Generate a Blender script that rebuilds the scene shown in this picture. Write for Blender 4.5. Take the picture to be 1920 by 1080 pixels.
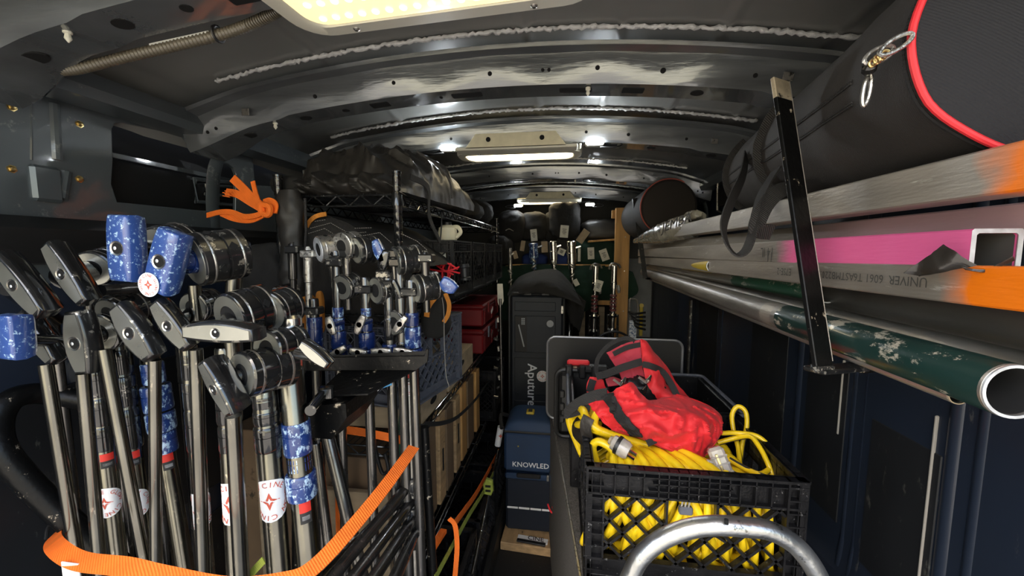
import bpy, bmesh, math, random
from mathutils import Vector, Matrix, noise
V = Vector
rnd = random.Random(7)
scene = bpy.context.scene
for o in list(bpy.data.objects):
    bpy.data.objects.remove(o)
COL = scene.collection

# ------------------------------------------------------------ camera
CZ = 1.45
FPX = 720.0
TH = math.atan(100 / FPX * math.cos(math.atan(70 / FPX)))
PH = math.atan(70 / FPX)
cd = bpy.data.cameras.new('camera'); cam = bpy.data.objects.new('camera', cd); COL.objects.link(cam)
cam.location = (0, 0, CZ)
cam.rotation_euler = (math.pi / 2 - PH, 0, TH)
cd.sensor_width = 36; cd.lens = 36 * FPX / 1920; cd.clip_start = 0.02; cd.clip_end = 200
scene.camera = cam

# ------------------------------------------------------------ world, sun, exposure
scene.view_settings.view_transform = 'Standard'
scene.view_settings.look = 'None'
scene.view_settings.gamma = 1.0
scene.view_settings.use_curve_mapping = False
scene.view_settings.exposure = 0.25
w = bpy.data.worlds.new('world'); scene.world = w; w.use_nodes = True
nt = w.node_tree; bg = nt.nodes['Background']
sky = nt.nodes.new('ShaderNodeTexSky'); sky.sky_type = 'NISHITA'; sky.sun_disc = False
sky.sun_elevation = math.radians(48); sky.sun_rotation = math.radians(200); sky.air_density = 1.3; sky.dust_density = 2.0
nt.links.new(sky.outputs[0], bg.inputs[0]); bg.inputs[1].default_value = 0.55
sd = bpy.data.lights.new('sun', 'SUN'); so = bpy.data.objects.new('sun', sd); COL.objects.link(so)
sd.energy = 14.0; sd.angle = math.radians(0.5); sd.color = (1, .93, .82)
so.rotation_euler = V((0.35, -0.75, -1.0)).to_track_quat('-Z', 'Y').to_euler()

# ------------------------------------------------------------ picture ray helpers
_F = V((-math.sin(TH) * math.cos(PH), math.cos(TH) * math.cos(PH), -math.sin(PH)))
_R = V((math.cos(TH), math.sin(TH), 0))
_U = V((-math.sin(TH) * math.sin(PH), math.cos(TH) * math.sin(PH), math.cos(PH)))
def ray(px, py):
    return _F + _R * ((px - 960) / FPX) + _U * ((540 - py) / FPX)
def atY(px, py, Y):
    d = ray(px, py); t = Y / d.y
    return V((d.x * t, Y, CZ + d.z * t))
def atX(px, py, X):
    d = ray(px, py); t = X / d.x
    return V((X, d.y * t, CZ + d.z * t))
def atZ(px, py, Z):
    d = ray(px, py); t = (Z - CZ) / d.z
    return V((d.x * t, d.y * t, Z))
def hw(half_px, p):
    """radius of a round bar whose half width in the picture is half_px at point p"""
    q = p - V((0, 0, CZ)); zc = q.dot(_F); u = q.dot(_R) / zc
    return half_px * zc / FPX / math.sqrt(1 + u * u)

# ------------------------------------------------------------ materials
def N(t, ty): return t.nodes.new(ty)
def mat(name, col, rough=.5, metal=0., coat=0., bump=0., bscale=60., var=0., vscale=6., wear=None, wamt=.0, wscale=25.,
        emit=None, estr=0., trans=0., alpha=1., ior=1.45, stretch=None, spec=.5, wmetal=None, sheen=0., wrough=None):
    m = bpy.data.materials.new(name); m.use_nodes = True
    t = m.node_tree; b = t.nodes['Principled BSDF']; L = t.links.new
    b.inputs['Base Color'].default_value = (*col, 1); b.inputs['Roughness'].default_value = rough
    b.inputs['Metallic'].default_value = metal; b.inputs['Coat Weight'].default_value = coat; b.inputs['Coat Roughness'].default_value = .06
    b.inputs['IOR'].default_value = ior; b.inputs['Specular IOR Level'].default_value = spec
    b.inputs['Transmission Weight'].default_value = trans; b.inputs['Sheen Weight'].default_value = sheen
    tc = N(t, 'ShaderNodeTexCoord'); mp = N(t, 'ShaderNodeMapping'); L(tc.outputs['Object'], mp.inputs[0])
    if stretch: mp.inputs['Scale'].default_value = stretch
    csock = None
    if var > 0:
        n = N(t, 'ShaderNodeTexNoise'); n.inputs['Scale'].default_value = vscale; n.inputs['Detail'].default_value = 6; L(mp.outputs[0], n.inputs['Vector'])
        r = N(t, 'ShaderNodeValToRGB'); r.color_ramp.elements[0].position = .3; r.color_ramp.elements[1].position = .7
        r.color_ramp.elements[0].color = (*[c * (1 - var) for c in col], 1); r.color_ramp.elements[1].color = (*[min(1, c * (1 + var)) for c in col], 1)
        L(n.outputs[0], r.inputs[0]); csock = r.outputs[0]; L(csock, b.inputs['Base Color'])
        mr = N(t, 'ShaderNodeMapRange'); mr.inputs[3].default_value = max(0, rough - .08); mr.inputs[4].default_value = min(1, rough + .12)
        L(n.outputs[0], mr.inputs[0]); L(mr.outputs[0], b.inputs['Roughness'])
    if wear is not None:
        n = N(t, 'ShaderNodeTexNoise'); n.inputs['Scale'].default_value = wscale; n.inputs['Detail'].default_value = 9; n.inputs['Roughness'].default_value = .75
        L(mp.outputs[0], n.inputs['Vector'])
        r = N(t, 'ShaderNodeValToRGB'); th = .60 - wamt * .3
        r.color_ramp.elements[0].position = th; r.color_ramp.elements[1].position = th + .04
        L(n.outputs[0], r.inputs[0])
        mx = N(t, 'ShaderNodeMix'); mx.data_type = 'RGBA'; L(r.outputs[0], mx.inputs[0])
        if csock: L(csock, mx.inputs[6])
        else: mx.inputs[6].default_value = (*col, 1)
        mx.inputs[7].default_value = (*wear, 1); L(mx.outputs[2], b.inputs['Base Color'])
        if wmetal is not None:
            mm = N(t, 'ShaderNodeMapRange'); mm.inputs[3].default_value = metal; mm.inputs[4].default_value = wmetal
            L(r.outputs[0], mm.inputs[0]); L(mm.outputs[0], b.inputs['Metallic'])
    if bump > 0:
        n = N(t, 'ShaderNodeTexNoise'); n.inputs['Scale'].default_value = bscale; n.inputs['Detail'].default_value = 5; L(mp.outputs[0], n.inputs['Vector'])
        bp = N(t, 'ShaderNodeBump'); bp.inputs['Strength'].default_value = bump; bp.inputs['Distance'].default_value = .004
        L(n.outputs[0], bp.inputs['Height']); L(bp.outputs[0], b.inputs['Normal'])
    if emit:
        b.inputs['Emission Color'].default_value = (*emit, 1); b.inputs['Emission Strength'].default_value = estr
    return m
def weave(m, scale=900., s=.3):
    """fine woven relief for fabric"""
    t = m.node_tree; b = t.nodes['Principled BSDF']; L = t.links.new
    tc = N(t, 'ShaderNodeTexCoord'); wv = N(t, 'ShaderNodeTexWave'); wv.inputs['Scale'].default_value = scale / 6; wv.bands_direction = 'DIAGONAL'
    L(tc.outputs['Object'], wv.inputs['Vector']); bp = N(t, 'ShaderNodeBump'); bp.inputs['Strength'].default_value = s; bp.inputs['Distance'].default_value = .001
    L(wv.outputs[0], bp.inputs['Height'])
    old = b.inputs['Normal'].links
    if old: L(old[0].from_socket, bp.inputs['Normal'])
    L(bp.outputs[0], b.inputs['Normal']); return m
M = {}
M['van'] = mat('van_paint', (.075, .088, .095), .3, coat=.8, var=.12, vscale=2.5, wear=(.16, .17, .17), wamt=.0, wscale=18)
M['van_roof'] = mat('van_roof_paint', (.20, .20, .19), .30, coat=.7, var=.25, vscale=1.6)
M['van_dark'] = mat('van_inner_skin', (.012, .012, .012), .5, var=.2, vscale=3)
M['navy'] = mat('navy_liner', (.014, .020, .034), .36, coat=.25, var=.25, vscale=1.2, wear=(.09, .09, .09), wamt=-.05, wscale=9, stretch=(1, 1, .25))
M['navypanel'] = mat('navy_liner_board', (.010, .011, .013), .5, var=.2, vscale=5, wear=(.05, .05, .045), wamt=-.02, wscale=30, stretch=(1, 1, .4))
M['belt'] = mat('belt_rail', (.012, .012, .012), .45, coat=.2)
M['bow'] = mat('bow_paint', (.15, .16, .165), .16, metal=.45, coat=1, var=.3, vscale=7, bump=.45, bscale=16, stretch=(.45, 1, 3.5))
M['bead'] = mat('sealant_bead', (.62, .62, .60), .22, coat=1, bump=.5, bscale=300)
M['hole'] = mat('hole_black', (.003, .003, .003), .9)
M['bolt'] = mat('yellow_zinc', (.65, .5, .22), .3, metal=1)
M['floor'] = mat('rubber_floor', (.010, .010, .011), .6, var=.3, vscale=20, bump=.3, bscale=200, wear=(.05, .05, .05), wamt=-.02, wscale=60)
M['concrete'] = mat('concrete_ground', (.34, .31, .27), .9, var=.15, vscale=3)
M['stucco'] = mat('stucco_reflector', (.80, .74, .58), .9, var=.1, vscale=1)  # pale surface of the added outside wall that the tubes reflect
M['black'] = mat('black_plastic', (.012, .012, .013), .38, var=.3, vscale=20, bump=.15, bscale=200)
M['blackgloss'] = mat('black_gloss_metal', (.022, .022, .022), .16, metal=.5, coat=1, var=.4, vscale=30, wear=(.42, .40, .36), wamt=-.05, wscale=60, wmetal=.8)
M['blackworn'] = mat('black_worn_metal', (.012, .012, .012), .3, coat=.6, var=.3, vscale=30, wear=(.45, .42, .36), wamt=.1, wscale=45, wmetal=.8)
M['tube'] = mat('black_chrome_tube', (.17, .165, .145), .22, metal=1, var=.25, vscale=25, wear=(.45, .41, .34), wamt=.0, wscale=70, stretch=(1, 1, .4))
M['tubedark'] = mat('dark_tube', (.11, .105, .10), .24, metal=.9, coat=.5, var=.3, vscale=25, wear=(.35, .32, .28), wamt=-.0, wscale=70, stretch=(1, 1, .4))
M['chrome'] = mat('chrome', (.62, .60, .56), .2, metal=1, var=.15, vscale=30)
M['silver'] = mat('silver_worn', (.50, .48, .44), .32, metal=.9, wear=(.12, .11, .10), wamt=.15, wscale=90, bump=.3, bscale=150)
M['alubright'] = mat('cut_aluminium', (.75, .78, .82), .4, metal=.7, var=.2, vscale=80)
M['handleface'] = mat('handle_face', (.42, .42, .37), .28, coat=.5, metal=.85, var=.15, vscale=12, wear=(.5,.5,.48), wamt=-.08, wscale=90)
M['edgeblue'] = mat('worn_edge', (.42, .50, .62), .3, metal=.8)
M['blue'] = mat('blue_enamel', (.010, .035, .16), .3, coat=.8, wear=(.45, .62, .80), wamt=.25, wscale=75, var=.3, vscale=10, wmetal=.2, stretch=(1, 1, .6))
M['bluehandle'] = mat('blue_handle_enamel', (.030, .075, .27), .3, coat=.8, wear=(.42, .60, .78), wamt=.15, wscale=130, var=.2, vscale=10)
M['bluedark'] = mat('dark_blue_enamel', (.006, .020, .10), .25, coat=.8, wear=(.3, .4, .55), wamt=.02, wscale=90)
M['red'] = mat('red_label', (.62, .03, .02), .5)
M['white'] = mat('white_sticker', (.80, .80, .80), .4, var=.05, vscale=20)
M['inkred'] = mat('sticker_red_ink', (.55, .09, .05), .5)
M['inkblack'] = mat('black_ink', (.02, .02, .02), .6)
M['inkwhite'] = mat('white_ink', (.72, .74, .76), .5)
M['inkgrey'] = mat('grey_ink', (.30, .31, .32), .5)
M['orange'] = weave(mat('orange_webbing', (.85, .16, .012), .7, var=.12, vscale=25, bump=.2, bscale=300), 700, .5)
M['orangedk'] = weave(mat('orange_tape', (.60, .22, .03), .75, var=.2, vscale=40), 700, .5)
M['lime'] = weave(mat('lime_webbing', (.22, .26, .035), .7, var=.2, vscale=40), 700, .4)
M['webbing'] = weave(mat('black_webbing', (.014, .013, .013), .75, bump=.3, bscale=400), 900, .6)
M['webgrey'] = weave(mat('grey_webbing', (.030, .028, .027), .8, bump=.3, bscale=400), 700, .8)
M['warmlens'] = mat('warm_lens', (.8, .75, .5), .35, emit=(1.0, .80, .42), estr=.85)
M['warmlens_far'] = mat('warm_lens_far', (.9, .85, .6), .35, emit=(1.0, .82, .50), estr=9.0)
M['led'] = mat('led', (1, .95, .7), .4, emit=(1, .92, .60), estr=2.2)
M['ledcool'] = mat('cool_led', (1, 1, 1), .4, emit=(.88, .95, 1), estr=260.0)
M['lampframe'] = mat('lamp_frame', (.62, .60, .50), .45)
M['lampplate'] = mat('lamp_plate', (.60, .55, .38), .55, var=.1, vscale=30)
M['clearlens'] = mat('clear_lens', (.5, .5, .5), .15, trans=.6, coat=.5)
M['conduit'] = mat('corrugated_conduit', (.10, .085, .06), .4, coat=.3)
M['wirewhite'] = mat('white_tape', (.5, .5, .46), .5)
M['bagfab'] = weave(mat('black_bag_fabric', (.021, .0165, .0135), .75, var=.15, vscale=6, bump=.25, bscale=500, sheen=.03), 1200, .3)
M['bagend'] = weave(mat('bag_end_fabric', (.014, .014, .017), .8, var=.12, vscale=5, bump=.25, bscale=500), 1200, .3)
M['nylon'] = mat('black_nylon', (.020, .018, .016), .45, var=.2, vscale=8, bump=.4, bscale=22)
M['darkcloth'] = mat('dark_cloth', (.014, .013, .012), .85, var=.3, vscale=12, bump=.6, bscale=40)
M['quilt'] = weave(mat('furniture_pad', (.022, .020, .018), .85, var=.2, vscale=30, bump=.5, bscale=150), 800, .5)
M['stitch'] = mat('pale_stitch', (.28, .26, .23), .8)
M['redpipe'] = mat('red_piping', (.72, .03, .04), .45)
M['pinkish'] = mat('red_cord', (.35, .08, .06), .5)
M['redbag'] = weave(mat('red_canvas', (.62, .016, .022), .6, var=.12, vscale=10, bump=.6, bscale=28, sheen=.05), 1500, .25)
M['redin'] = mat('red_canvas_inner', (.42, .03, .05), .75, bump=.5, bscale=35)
M['yellow'] = mat('yellow_cord', (.80, .55, .01), .33, coat=.3, var=.12, vscale=30)
M['yellowblk'] = mat('black_stripe_cord', (.02, .02, .022), .35, coat=.3)
M['clearplug'] = mat('clear_plug', (.72, .68, .62), .18, trans=.55, coat=.6, var=.2, vscale=60, bump=.3, bscale=120)
M['crate'] = mat('black_crate_plastic', (.0075, .0075, .0085), .3, coat=.0, spec=.3, var=.4, vscale=25, wear=(.12, .12, .12), wamt=-.03, wscale=70, bump=.2, bscale=200)
M['crategrey'] = mat('grey_crate_plastic', (.085, .092, .115), .45, var=.25, vscale=20, wear=(.3, .3, .32), wamt=-.03, wscale=60)
M['redtool'] = mat('red_toolbox', (.13, .005, .007), .4, var=.2, vscale=10)
M['wood'] = mat('pine_wood', (.50, .27, .09), .6, var=.28, vscale=5, stretch=(6, 6, .7), bump=.2, bscale=40)
M['plywood'] = mat('plywood', (.40, .26, .13), .65, var=.3, vscale=8, stretch=(3, 1, 6), wear=(.08, .05, .03), wamt=-.04, wscale=10)
M['palewood'] = mat('pale_box_wood', (.33, .255, .165), .65, var=.2, vscale=6, stretch=(1, 3, 6))
M['brownbox'] = mat('brown_box', (.17, .11, .062), .7, var=.25, vscale=5, wear=(.05, .035, .02), wamt=-.02, wscale=7)
M['case'] = mat('dark_hard_case', (.018, .021, .026), .45, var=.15, vscale=10, bump=.35, bscale=500)
M['casedk'] = mat('black_hard_case', (.014, .014, .014), .4, var=.2, vscale=20, bump=.2, bscale=400)
M['bluecase'] = weave(mat('blue_soft_case', (.014, .036, .085), .6, var=.12, vscale=8), 1500, .25)
M['navycase'] = weave(mat('navy_soft_case', (.006, .010, .020), .7, var=.12, vscale=8), 1500, .25)
M['bluegrey'] = weave(mat('blue_grey_fabric', (.085, .115, .17), .75, var=.2, vscale=8), 1500, .25)
M['carpet'] = mat('grey_carpet', (.085, .078, .07), .95, var=.45, vscale=220, bump=1, bscale=350)
M['board'] = mat('black_board', (.014, .013, .012), .55, var=.2, vscale=6)
M['silveredge'] = mat('silver_edging', (.42, .42, .43), .35, metal=.8)
M['alu'] = mat('mill_aluminium', (.34, .305, .26), .42, metal=.55, var=.3, vscale=5, stretch=(4, .5, 4), wear=(.55, .52, .47), wamt=-.05, wscale=14, bump=.15, bscale=60)
M['steelpipe'] = mat('steel_pipe', (.36, .335, .30), .34, metal=.65, var=.35, vscale=6, stretch=(2, .6, 2), wear=(.5, .47, .42), wamt=-.03, wscale=20, bump=.25, bscale=50)
M['darkpipe'] = mat('dark_steel_pipe', (.12, .115, .105), .42, metal=.5, var=.3, vscale=5, stretch=(2, .6, 2), bump=.2, bscale=50)
M['greenpipe'] = mat('green_painted_pipe', (.010, .030, .026), .28, coat=.5, var=.2, vscale=8, wear=(.50, .46, .37), wamt=.17, wscale=22, stretch=(1, .55, 1), wmetal=.4, bump=.2, bscale=30)
M['greenpaint'] = mat('green_paint', (.010, .055, .030), .4, var=.3, vscale=10, wear=(.30, .28, .24), wamt=.1, wscale=30, stretch=(1, .5, 1))
M['yellowpaint'] = mat('yellow_paint', (.45, .33, .03), .5, var=.2, vscale=10)
M['orangepaint'] = mat('orange_spray', (.90, .20, .005), .5, var=.1, vscale=10)
M['pinkpaint'] = mat('pink_spray', (.70, .07, .26), .5, var=.1, vscale=12)
M['tapeblk'] = mat('black_tape', (.02, .017, .014), .28, coat=.4, bump=.4, bscale=60)
M['blacksteel'] = mat('black_painted_steel', (.004, .004, .004), .36, coat=.0, spec=.25, wear=(.45, .38, .28), wamt=-.02, wscale=35, bump=.2, bscale=100)
M['wornsteel'] = mat('bare_worn_steel', (.50, .42, .30), .45, metal=.5, var=.3, vscale=40, wear=(.03,.03,.03), wamt=.0, wscale=60)
M['galv'] = mat('worn_tube_metal', (.46, .47, .47), .3, metal=.95, var=.25, vscale=14, wear=(.16, .16, .15), wamt=-.0, wscale=45, bump=.35, bscale=60)
M['plastic'] = mat('clear_wrap', (.42, .40, .33), .22, trans=.25, coat=.8, bump=1, bscale=30, var=.2, vscale=20)
M['paper'] = mat('paper_tag', (.62, .60, .52), .7, var=.1, vscale=40)
M['burlap'] = mat('tan_cloth', (.36, .28, .19), .85, var=.15, vscale=40)
M['green'] = mat('green_blanket', (.008, .030, .018), .85, var=.3, vscale=10, bump=.6, bscale=30)
M['bluecloth'] = mat('blue_cloth', (.012, .03, .14), .8, bump=.6, bscale=30)
M['greypanel'] = mat('grey_bulkhead_panel', (.23, .24, .25), .5, var=.3, vscale=5)
M['jug'] = mat('ivory_jug', (.70, .66, .50), .45)
M['lightblue'] = mat('blue_masking_tape', (.12, .40, .75), .6)
M['marble'] = mat('patterned_label', (.12, .18, .30), .5, wear=(.75, .78, .8), wamt=.45, wscale=90)
M['redsteel'] = mat('worn_red_steel', (.14, .015, .02), .3, coat=.5, wear=(.5, .48, .45), wamt=.2, wscale=110, wmetal=.6)

# ------------------------------------------------------------ mesh builder
class MB:
    def __init__(s): s.v = []; s.f = []
    def add(s, vs, fs):
        n = len(s.v); s.v += [V(x) for x in vs]; s.f += [tuple(i + n for i in f) for f in fs]; return s
    def box(s, c, size, R=None, bev=0.0):
        c = V(c); h = [x / 2 for x in size]; R = R or Matrix.Identity(3)
        if bev <= 0:
            vs = [c + R @ V((sx * h[0], sy * h[1], sz * h[2])) for sx in (-1, 1) for sy in (-1, 1) for sz in (-1, 1)]
            return s.add(vs, [(0, 1, 3, 2), (4, 6, 7, 5), (0, 4, 5, 1), (2, 3, 7, 6), (0, 2, 6, 4), (1, 5, 7, 3)])
        b = min(bev, min(h) * .95); vs = []; idx = {}
        for sx in (-1, 1):
            for sy in (-1, 1):
                for sz in (-1, 1):
                    for a in range(3):
                        q = [sx * (h[0] - b), sy * (h[1] - b), sz * (h[2] - b)]; q[a] = (sx, sy, sz)[a] * h[a]
                        idx[(sx, sy, sz, a)] = len(vs); vs.append(c + R @ V(q))
        fs = []
        for a in range(3):
            o = [x for x in range(3) if x != a]
            for sg in (-1, 1):
                cyc = []
                for p, q in ((-1, -1), (1, -1), (1, 1), (-1, 1)):
                    k = [0, 0, 0]; k[a] = sg; k[o[0]] = p; k[o[1]] = q; cyc.append(idx[(*k, a)])
                fs.append(tuple(cyc))
            for p in (-1, 1):
                for q in (-1, 1):
                    k0 = [0, 0, 0]; k1 = [0, 0, 0]; k0[a] = -1; k1[a] = 1
                    for k in (k0, k1): k[o[0]] = p; k[o[1]] = q
                    fs.append((idx[(*k0, o[0])], idx[(*k1, o[0])], idx[(*k1, o[1])], idx[(*k0, o[1])]))
        for sx in (-1, 1):
            for sy in (-1, 1):
                for sz in (-1, 1): fs.append(tuple(idx[(sx, sy, sz, a)] for a in range(3)))
        return s.add(vs, fs)
    def bar(s, a, b, w, t, up=(0, 0, 1), bev=0.0):
        a = V(a); b = V(b); d = b - a; x = d.normalized(); z = V(up); y = z.cross(x)
        if y.length < 1e-4: y = V((1, 0, 0)).cross(x)
        y.normalize(); z = x.cross(y)
        R = Matrix((x, y, z)).transposed()
        return s.box((a + b) / 2, (d.length, w, t), R, bev)
    def ring(s, pts_list, closed=True, cap=True):
        """skin successive rings of equal length"""
        n = len(pts_list[0]); vs = [p for r in pts_list for p in r]; fs = []
        m = len(pts_list)
        for i in range(m - 1):
            for j in range(n if closed else n - 1):
                k = (j + 1) % n
                fs.append((i * n + j, i * n + k, (i + 1) * n + k, (i + 1) * n + j))
        if cap and closed:
            fs.append(tuple(range(n - 1, -1, -1))); fs.append(tuple((m - 1) * n + j for j in range(n)))
        return s.add(vs, fs)
    def lathe(s, a, b, prof, seg=24, cap=True):
        """prof: list of (t 0..1 along a->b, radius)"""
        a = V(a); b = V(b); d = (b - a); x = d.normalized(); y = x.orthogonal().normalized(); z = x.cross(y)
        rings = [[a + d * t + (y * math.cos(q) + z * math.sin(q)) * max(r, 1e-5) for q in [2 * math.pi * k / seg for k in range(seg)]] for t, r in prof]
        return s.ring(rings, True, cap)
    def cyl(s, a, b, r, r2=None, seg=16): return s.lathe(a, b, [(0, r), (1, r if r2 is None else r2)], seg)
    def pipe(s, a, b, ro, ri, seg=32):
        a = V(a); b = V(b); L = (b - a).length; e = min(.0015, ro * .1) / L
        return s.lathe(a, b, [(0, ri), (0, ro - e * L), (e, ro), (1 - e, ro), (1, ro - e * L), (1, ri), (0, ri)], seg, cap=False)
    def sweep(s, pts, prof, up=(0, 0, 1), closed=False, pclosed=True, cap=True, scale=None):
        """sweep 2D profile (side, up) along points"""
        pts = [V(p) for p in pts]; n = len(pts); rings = []; prev = None
        for i in range(n):
            if closed: t = pts[(i + 1) % n] - pts[i - 1]
            else: t = pts[min(i + 1, n - 1)] - pts[max(i - 1, 0)]
            t.normalize()
            if prev is None:
                u = V(up); u = u - t * u.dot(t)
                if u.length < 1e-3: u = t.orthogonal()
            else: u = prev - t * prev.dot(t)
            u.normalize(); prev = u; sd_ = t.cross(u)
            k = scale[i] if scale else 1
            rings.append([pts[i] + sd_ * (p[0] * k) + u * (p[1] * k) for p in prof])
        if closed: rings.append(rings[0])
        return s.ring(rings, pclosed, cap and not closed)
    def tube(s, pts, r, seg=10, closed=False, scale=None, up=(0, 0, 1)):
        return s.sweep(pts, [(r * math.cos(2 * math.pi * k / seg), r * math.sin(2 * math.pi * k / seg)) for k in range(seg)], up, closed, scale=scale)
    def strap(s, pts, w_, t, up=(0, 0, 1), scale=None):
        return s.sweep(pts, [(-w_ / 2, -t / 2), (w_ / 2, -t / 2), (w_ / 2, t / 2), (-w_ / 2, t / 2)], up, scale=scale)
    def prism(s, poly, O, ux, uy, dep, bev=0.0):
        """poly 2D in frame O,ux,uy extruded along dep vector, small bevel on the front edge"""
        O = V(O); ux = V(ux); uy = V(uy); dep = V(dep)
        def P3(p, k=0, d=0):
            return O + ux * p[0] + uy * p[1] + dep * d
        if bev > 0:
            cx = sum(p[0] for p in poly) / len(poly); cy = sum(p[1] for p in poly) / len(poly)
            inner = []
            for p in poly:
                q = V((cx - p[0], cy - p[1])); q = q.normalized() * bev * 1.3 if q.length > 0 else q; inner.append((p[0] + q.x, p[1] + q.y))
            e = bev / dep.length
            rings = [[P3(p, d=0) for p in inner], [P3(p, d=e) for p in poly], [P3(p, d=1 - e) for p in poly], [P3(p, d=1) for p in inner]]
        else:
            rings = [[P3(p, d=0) for p in poly], [P3(p, d=1) for p in poly]]
        return s.ring(rings)
    def grid(s, f, nu, nv, thick=0.0):
        """f(u,v) -> Vector, u,v in 0..1; optional thickness"""
        P_ = [[V(f(i / nu, j / nv)) for j in range(nv + 1)] for i in range(nu + 1)]
        W = nv + 1
        fs = [(i * W + j, (i + 1) * W + j, (i + 1) * W + j + 1, i * W + j + 1) for i in range(nu) for j in range(nv)]
        flat = [p for r in P_ for p in r]
        if thick == 0: return s.add(flat, fs)
        nr = []
        for i in range(nu + 1):
            for j in range(nv + 1):
                a = P_[min(i + 1, nu)][j] - P_[max(i - 1, 0)][j]; b = P_[i][min(j + 1, nv)] - P_[i][max(j - 1, 0)]
                c = a.cross(b); nr.append(c.normalized() if c.length > 1e-12 else V((0, 0, 1)))
        back = [p - n * thick for p, n in zip(flat, nr)]; K = len(flat)
        fs2 = [tuple(K + i for i in reversed(f_)) for f_ in fs]
        edge = [i * W for i in range(nu + 1)] + [nu * W + j for j in range(1, nv + 1)] + [i * W + nv for i in range(nu - 1, -1, -1)] + [j for j in range(nv - 1, 0, -1)]
        fs3 = [(edge[k], edge[(k + 1) % len(edge)], K + edge[(k + 1) % len(edge)], K + edge[k]) for k in range(len(edge))]
        return s.add(flat + back, fs + fs2 + fs3)
    def build(s, name, m, parent=None, smooth=35, kind=None, label=None):
        off = V((0, 0, 0)); root = parent
        while root is not None:
            off = off + root.location; root = root.parent
        me = bpy.data.meshes.new(name); me.from_pydata([tuple(p - off) for p in s.v], [], s.f); me.validate()
        bm = bmesh.new(); bm.from_mesh(me); bmesh.ops.recalc_face_normals(bm, faces=bm.faces); bm.to_mesh(me); bm.free()
        if smooth:
            me.shade_smooth()
            try: me.set_sharp_from_angle(angle=math.radians(smooth))
            except Exception: pass
        if m is not None: me.materials.append(M[m] if isinstance(m, str) else m)
        o = bpy.data.objects.new(name, me); COL.objects.link(o)
        if parent is not None: o.parent = parent
        if kind: o['kind'] = kind
        if label: o['label'] = label
        return o
def thing(name, label, cat, loc, group=None):
    o = bpy.data.objects.new(name, None); COL.objects.link(o); o.location = V(loc); o.empty_display_size = .05
    o['label'] = label; o['category'] = cat
    if group: o['group'] = group
    return o
def tag(o, label, cat, group=None):
    o['label'] = label; o['category'] = cat
    if group: o['group'] = group
    return o
def recentre(o):
    """put a top-level mesh's origin at the middle of its foot"""
    me = o.data; xs = [v.co for v in me.vertices]
    c = V(((min(p.x for p in xs) + max(p.x for p in xs)) / 2, (min(p.y for p in xs) + max(p.y for p in xs)) / 2, min(p.z for p in xs)))
    for v in me.vertices: v.co -= c
    o.location = c
    return o
def plate(outer, holes, O, ux, uy, thick, name, m, parent=None, kind=None, bev=0.0, smooth=30):
    """flat plate with real holes, made as a filled 2D curve, then turned into a mesh"""
    cu = bpy.data.curves.new('tmp', 'CURVE'); cu.dimensions = '2D'; cu.fill_mode = 'BOTH'; cu.extrude = thick / 2; cu.bevel_depth = bev
    for ring in [outer] + list(holes):
        sp = cu.splines.new('POLY'); sp.points.add(len(ring) - 1); sp.use_cyclic_u = True
        for i, p in enumerate(ring): sp.points[i].co = (p[0], p[1], 0, 1)
    tmp = bpy.data.objects.new('tmp', cu); COL.objects.link(tmp)
    dg = bpy.context.evaluated_depsgraph_get(); dg.update(); me = bpy.data.meshes.new_from_object(tmp.evaluated_get(dg))
    O = V(O); ux = V(ux); uy = V(uy); uz = ux.cross(uy)
    mb = MB(); mb.add([O + ux * v.co.x + uy * v.co.y + uz * v.co.z for v in me.vertices], [tuple(p.vertices) for p in me.polygons])
    bpy.data.objects.remove(tmp); bpy.data.curves.remove(cu); bpy.data.meshes.remove(me)
    return mb.build(name, m, parent, smooth, kind)
_tcache = {}
def text_geo(s):
    if s in _tcache: return _tcache[s]
    cu = bpy.data.curves.new('t', 'FONT'); cu.body = s; cu.size = 1; cu.align_x = 'CENTER'; cu.align_y = 'CENTER'; cu.resolution_u = 2
    o = bpy.data.objects.new('t', cu); COL.objects.link(o)
    dg = bpy.context.evaluated_depsgraph_get(); dg.update(); me = bpy.data.meshes.new_from_object(o.evaluated_get(dg))
    r = ([tuple(v.co[:2]) for v in me.vertices], [tuple(p.vertices) for p in me.polygons])
    bpy.data.objects.remove(o); bpy.data.curves.remove(cu); bpy.data.meshes.remove(me)
    _tcache[s] = r; return r
def write(s, O, ux, uy, size, m, parent, name='lettering', bold=0.0, spacing=1.0):
    vs, fs = text_geo(s); O = V(O); ux = V(ux).normalized(); uy = V(uy).normalized()
    mb = MB(); n = ux.cross(uy)
    for dx, dy, dz in ([(0, 0, 0)] if not bold else [(0, 0, 0), (bold, 0, .00005), (0, bold, .0001), (bold, bold, .00015)]):
        mb.add([O + n * dz + ux * ((x * spacing + dx) * size) + uy * ((y + dy) * size) for x, y in vs], fs)
    return mb.build(name, m, parent, 0)
def star_poly(r, n=4, inner=.38):
    return [(r * (1 if k % 2 == 0 else inner) * math.sin(math.pi * k / n), r * (1 if k % 2 == 0 else inner) * math.cos(math.pi * k / n)) for k in range(2 * n)]
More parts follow.
